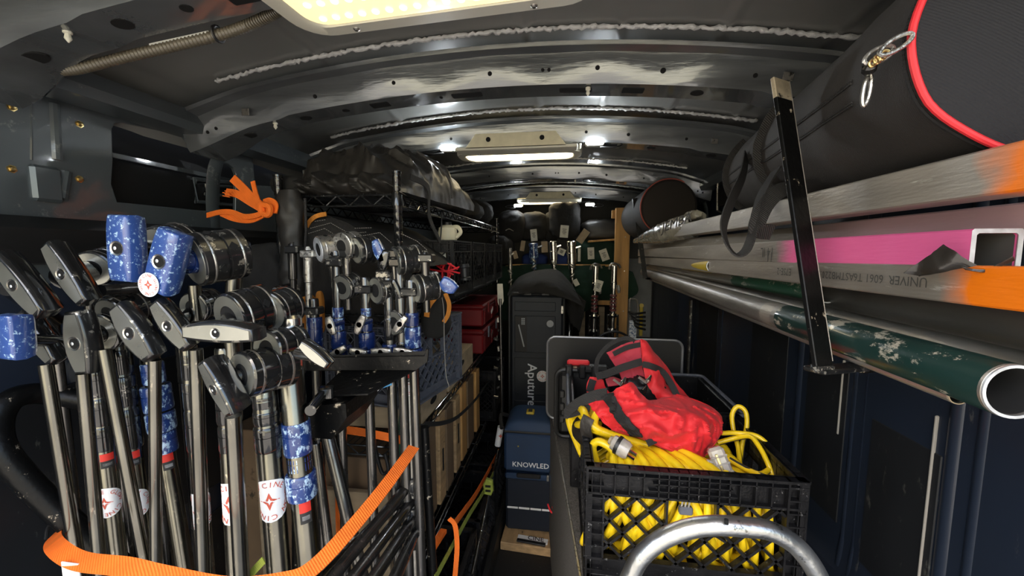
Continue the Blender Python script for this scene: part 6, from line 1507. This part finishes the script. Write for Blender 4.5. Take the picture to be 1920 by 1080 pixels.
# clear wrap with marker writing
cw = thing('wrapped_bundle', 'bundle in clear wrinkled plastic with black marker writing on the top tube', 'bundle', atY(1250, 440, 1.9))
def wrap_(u, v):
    k = u; c = atY(1190, 452, 2.55) * (1 - k) + atY(1308, 420, 1.55) * k; r = .014 + .040 * math.sin(min(1, k * 1.12) * math.pi * .62) ** 1.2; a = 2 * math.pi * v
    p = c + V((r * .7 * math.cos(a), 0, r * math.sin(a))); return p + V((-1, 0, .5)) * (.010 * wrinkle(p, 22, 2) * (.3 + k))
MB().grid(wrap_, 50, 24).build('plastic_wrap', 'plastic', cw, 60)
p = atY(1268, 418, 1.48)
write('JEMBA', p, V((-.50, .80, -.25)).normalized() * -1, V((.1, .1, 1)), .050, 'inkblack', cw, 'marker_writing', .02)
tag(recentre(blob(atY(1300, 405, 1.62), (.05, .12, .035), None, amp=.012, sc=25, seed=7).build('plastic_sheet', 'plastic')), 'loose crinkled end of clear plastic beside the marked wrap', 'plastic')

# ============================================================ BACK OF THE VAN
fr = thing('wooden_post', 'tall honey coloured pine post standing at the back beside the rack', 'post', atY(1168, 640, 2.95) * 1)
fr.location.z = 0
a = atY(1168, 390, 2.95); MB().box(V((a.x, 2.95, (a.z) / 2)), (.105, .045, a.z), None, .003).build('plank', 'wood', fr)
for z in (1.55, 1.30, 1.0): MB().lathe(V((a.x + .02, 2.926, z)), V((a.x + .02, 2.930, z)), [(0, .004), (1, .005)], 8).build('screw_or_glint', 'silver', fr)
MB().box(atY(1152, 402, 2.97), (.04, .03, .06), None, .002).build('cleat', 'wood', fr)
def rail(lab, p, q, Y, h, m='wood'):
    a = atY(*p, Y); b = atY(*q, Y); t = thing('wooden_rail', lab, 'rail', (a + b) / 2); MB().bar(a, b, .035, h, (0, 0, 1), .002).build('rail_board', m, t)
rail('long thin wooden rail that the polished stands hang on', (940, 497), (1178, 498), 3.02, .016)
rail('short upper wooden rail beside the pine post', (1102, 453), (1158, 449), 3.0, .014)
rail('low pale wooden crossbar behind the two red-banded stands', (1098, 566), (1160, 568), 3.02, .035)
for i, px in enumerate((1092, 1128, 1162)):
    a = atY(px, 575, 3.06); t = thing('wood_batten', ['pale upright batten left of the two red-banded stands', 'pale upright batten between the two red-banded stands', 'pale upright batten right beside the pine post'][i], 'batten', (a.x, 3.06, 0)); MB().box((a.x, 3.06, a.z / 2), (.045, .03, a.z), None, .002).build('batten_board', 'palewood', t)
for i, (px, py, Y, sx_, sz_, m, lab) in enumerate((
    (1000, 425, 3.08, .22, .22, 'darkcloth', 'black hood-like bag hanging at the top back with a tag'), (1058, 412, 3.06, .24, .30, 'darkcloth', 'tallest round topped black bag at the back with a white tag'),
    (1034, 425, 3.12, .12, .24, 'darkcloth', 'narrow black bag between the two taller black bags at the back'), (960, 425, 3.05, .22, .24, 'darkcloth', 'dark crumpled bag in the upper left corner of the back'),
    (1130, 432, 3.10, .34, .16, 'nylon', 'shiny black plastic sheet bundle left of the pine post'), (1115, 475, 3.12, .36, .22, 'green', 'dark green folded blanket hanging right of the polished stands'),
    (940, 470, 3.0, .20, .24, 'darkcloth', 'black bag hanging at the left of the back rail'), (1003, 487, 3.12, .20, .10, 'bluecloth', 'blue cloth bundle left on the back rail'), (1058, 488, 3.12, .18, .11, 'bluecloth', 'blue cloth bundle right on the back rail'))):
    soft(lab, 'blanket' if m == 'green' else 'cloth' if m == 'bluecloth' else 'bag', atY(px, py, Y), (sx_, .16, sz_), m, 'blanket' if m == 'green' else 'cloth_bundle' if m == 'bluecloth' else 'hanging_bag', amp=.018, sc=12, seed=i)
# green blanket curtain and black drape
def cloth(rows, m, name, lab, cat, amp=.015, sc=9, seed=0, n=8):
    R_ = [[atY(*p) for p in r] for r in rows]; rr2 = [catmull(r, n) for r in R_]; cols = [catmull([r[i] for r in rr2], n) for i in range(len(rr2[0]))]; nU = len(cols) - 1; nV = len(cols[0]) - 1
    o = MB().grid(lambda u, v: (lambda p: p + V((0, -1, .2)) * amp * wrinkle(p, sc, seed))(cols[min(nU, round(u * nU))][min(nV, round(v * nV))]), nU, nV, .006).build(name, m, None, 60); return tag(recentre(o), lab, cat)
cloth([[(936, 500, 3.0), (1000, 496, 3.0), (1080, 498, 3.0), (1150, 498, 3.02), (1186, 510, 3.02)], [(934, 540, 2.98), (1000, 545, 2.95), (1085, 545, 2.96), (1150, 540, 3.0), (1196, 545, 3.02)], [(936, 600, 3.0), (1000, 600, 3.0), (1080, 590, 3.0), (1130, 566, 3.02), (1180, 560, 3.02)]], 'green', 'blanket', 'dark green blanket hung across the back below the rail', 'blanket', .03, 7, 4)
cloth([[(956, 545, 2.62), (975, 520, 2.66), (1010, 508, 2.7), (1045, 508, 2.7), (1072, 535, 2.66)], [(953, 552, 2.42), (975, 536, 2.42), (1010, 530, 2.40), (1050, 538, 2.40), (1085, 560, 2.44)], [(952, 556, 2.36), (980, 552, 2.34), (1015, 550, 2.33), (1060, 560, 2.33), (1094, 576, 2.38)]], 'darkcloth', 'black_cloth', 'black cloth draped over the top of the tall hard case', 'cloth', .02, 9, 2)
cloth([[(1050, 535, 2.5), (1075, 545, 2.5), (1098, 565, 2.52)], [(1058, 570, 2.5), (1078, 580, 2.5), (1094, 590, 2.52)], [(1070, 605, 2.52), (1080, 615, 2.52), (1086, 622, 2.54)]], 'darkcloth', 'black_cloth', 'black cloth corner hanging down at the right of the tall hard case', 'cloth', .02, 12, 3)
# polished stands hanging on the rail
def spigot(lab, px, py0, py1, r, m, knob=True):
    a = atY(px, py0, 2.93); b = atY(px + 2, py1, 2.93); t = thing('light_stand', lab, 'stand', b, 'polished stands at the back'); L = (b - a)
    MB().lathe(a, b, [(0, r * .85), (.02, r), (.12, r), (.13, r * .88), (.3, r * .88), (.31, r * .97), (.55, r * .97), (.56, r * .8), (.72, r * .8), (.73, r * .45), (1, r * .42)], 20).build('column_tube', m, t)
    for k, s_ in ((.62, -1), (.86, 1)):
        p = a + L * k + V((0, -r - .006, 0)); MB().lathe(p + V((-.016 * s_, 0, -.02)), p + V((.016 * s_, 0, .01)), [(0, .006), (.3, .011), (.7, .011), (1, .006)], 10).build('wing_knob', 'silver', t)
    MB().bar(a + L * .2, a + L * .2 + V((r * 1.8, 0, .02)), .012, .010).build('side_screw', m, t)
    MB().cyl(b, V((b.x, b.y, .02)), .011, seg=10).build('lower_tube', 'tubedark', t)
spigot('polished thin stand at the far left of the back rail', 956, 465, 535, .016, 'silver')
spigot('dark blue enamelled stand head hanging on the back rail', 1000, 456, 505, .036, 'blue')
spigot('polished silver stand in the middle of the back rail', 1037, 452, 515, .032, 'chrome')
spigot('largest polished silver stand right of centre on the back rail', 1071, 452, 525, .038, 'chrome')
def baby(lab, px, py0, py1, Y=2.75):
    a = atY(px, py0, Y); b = atY(px - 4, py1, Y); L = b - a; t = thing('light_stand', lab, 'stand', (b.x, Y, 0), 'chrome stands with worn red bands')
    MB().lathe(a, a + L * .36, [(0, .014), (.03, .02), (.7, .02), (.72, .023), (.98, .023), (1, .016)], 16).build('neck', 'chrome', t)
    MB().lathe(a + L * .36, a + L * .42, [(0, .014), (1, .014)], 14).build('neck_band', 'chrome', t)
    for k in range(5): MB().lathe(a + L * (.44 + .055 * k), a + L * (.48 + .055 * k), [(0, .018), (.2, .024), (.8, .024), (1, .018)], 16).build('red_band', 'redsteel', t)
    MB().lathe(a + L * .73, a + L * .79, [(0, .025), (.5, .031), (1, .025)], 18).build('collar', 'chrome', t)
    MB().cyl(a + L * .40, b, .015, seg=14).build('column_tube', 'chrome', t); MB().lathe(a + L * .96, a + L * 1.02, [(0, .025), (.5, .030), (1, .025)], 18).build('collar', 'chrome', t)
    f = V((b.x, Y, .02)); MB().cyl(b, f, .013, seg=12).build('lower_tube', 'tubedark', t)
    for s_ in (-1, 1): MB().cyl(a + L * .75 + V((.034 * s_, 0, 0)), V((b.x + .036 * s_, Y, .05)), .008, seg=8).build('leg', 'tubedark', t)
    MB().tube(catmull([a + V((-.035, 0, -.03)), a + V((-.028, 0, .0)), a + V((0, 0, .012)), a + V((.03, 0, .0)), a + V((.04, 0, -.02))], 6), .008, 8).build('hook', 'chrome', t)
    MB().lathe(a + L * .3 + V((.03, -.01, 0)), a + L * .42 + V((.035, -.01, 0)), [(0, .008), (.5, .014), (1, .008)], 10).build('wing_knob', 'silver', t)
baby('chrome stand with worn red bands, left of the pair beside the pine post', 1117, 498, 622)
baby('chrome stand with darker red bands, right of the pair overlapping the pine post', 1152, 497, 620)
t = thing('light_stand', 'short chrome stand with a flared foot right of the tall hard case', 'stand', (atY(1070, 600, 2.6).x, 2.6, 0)); a = atY(1068, 582, 2.6)
MB().lathe(a, V((a.x, 2.6, .003)), [(0, .006), (.02, .012), (.05, .012), (.06, .007), (.16, .008), (.19, .028), (.2, .028), (.21, .012), (1, .012)], 16).build('column_tube', 'chrome', t)
# tags
for i, (px, py, w_, h_, an, m, Y) in enumerate(((1001, 441, .050, .090, -.1, 'paper', 2.96), (1058, 434, .062, .092, .08, 'paper', 2.95), (1093, 443, .055, .105, .6, 'burlap', 2.93), (1108, 475, .050, .090, -.05, 'paper', 3.0), (1133, 478, .058, .088, -.35, 'paper', 3.0), (980, 461, .034, .080, .15, 'burlap', 2.98), (1021, 463, .048, .085, -.05, 'burlap', 2.98), (966, 478, .035, .06, -.3, 'burlap', 2.96), (1053, 472, .055, .05, .4, 'paper', 2.97), (1086, 478, .020, .10, 0, 'paper', 2.97), (1080, 530, .035, .05, -.5, 'paper', 2.8), (1122, 536, .05, .08, .3, 'paper', 2.727))):
    lab = ['white tag on the left black bag at the back', 'white tag on the tallest black bag at the back', 'crinkled tan tag tilted beside the largest polished stand', 'square white tag on the green blanket, left', 'tilted white tag on the green blanket beside the pine post', 'tan cloth end left of the blue stand head', 'tan cloth end right of the blue stand head', 'small tan cloth end by the far left stand', 'pale folded paper above the right blue cloth', 'thin white ribbon tag right of the largest polished stand', 'small white tag hanging below the largest polished stand', 'crumpled white tag on the left red-banded stand'][i]
    p = atY(px, py, Y); R = Ry(-an if False else an); t = thing('hang_tag', lab, 'tag', p, 'tags on the stored bags'); 
    MB().box(p, (w_, .003, h_), R, .001).build('card', m, t)
    if i == 11: MB().tube([p + V((0, 0, h_ * .4)), atY(1117, 512, 2.735)], .001, 5).build('string', 'stitch', t)
    if m == 'paper' and w_ > .045:
        for k in range(4): MB().box(p + R @ V((0, -.002, (k - 1.5) * h_ * .12)), (w_ * (.5 if k % 2 else .35), .001, .004), R).build('tag_print', 'inkblack', t)
# small things by the far right
pz = atY(1203, 600, 2.9)
t = thing('patterned_box', 'small blue and white patterned box right of the pine post', 'box', (atY(1186, 625, 2.85).x, 2.85, .72)); p = atY(1186, 617, 2.85); MB().box(p, (.052, .03, .125), None, .003).build('box_body', 'marble', t)
t = thing('spirit_level', 'yellow upright tool handle against the grey bulkhead panel', 'tool', pz); MB().box(atY(1202, 600, 2.9), (.024, .02, .24), None, .004).build('tool_body', 'yellowpaint', t); MB().lathe(atY(1203, 573, 2.89), atY(1203, 573, 2.88), [(0, .016), (1, .016)], 14).build('tool_head', 'yellowpaint', t)
t = thing('metal_frame', 'thin bent silver frame beside the pine post', 'frame', atY(1190, 585, 2.88)); MB().tube(catmull([atY(*p, 2.88) for p in ((1182, 615), (1181, 565), (1186, 561), (1194, 563), (1197, 580), (1195, 600))], 6), .006, 8).build('bent_wire', 'silver', t)
t = thing('cable_clutter', 'dark clamps and cables bunched against the bulkhead panel', 'cable', atY(1195, 590, 2.86))
for i in range(5): MB().tube(catmull([atY(1178 + i * 3, 585 + 3 * i, 2.85), atY(1192, 588 + 6 * i, 2.83), atY(1210, 586 + 8 * i, 2.85)], 6), .008, 8).build('cable', 'black', t)
tag(recentre(MB().tube(catmull([atY(*p, 2.6) for p in ((1122, 634), (1135, 625), (1155, 622), (1172, 628), (1180, 640), (1182, 690), (1183, 760), (1184, 868))], 6), .008, 8).build('loop_cable', 'black')), 'black cable arching over the top edge of the silver edged board', 'cable')
t = thing('rack_upright', 'worn speckled metal strip standing behind the silver edged board', 'strip', (atY(1292, 600, 1.9).x, 1.9, .0)); MB().box(V((atY(1294, 600, 2.05).x, 2.05, .60)), (.012, .02, 1.2), None, .002).build('strip_bar', 'blackworn', t)
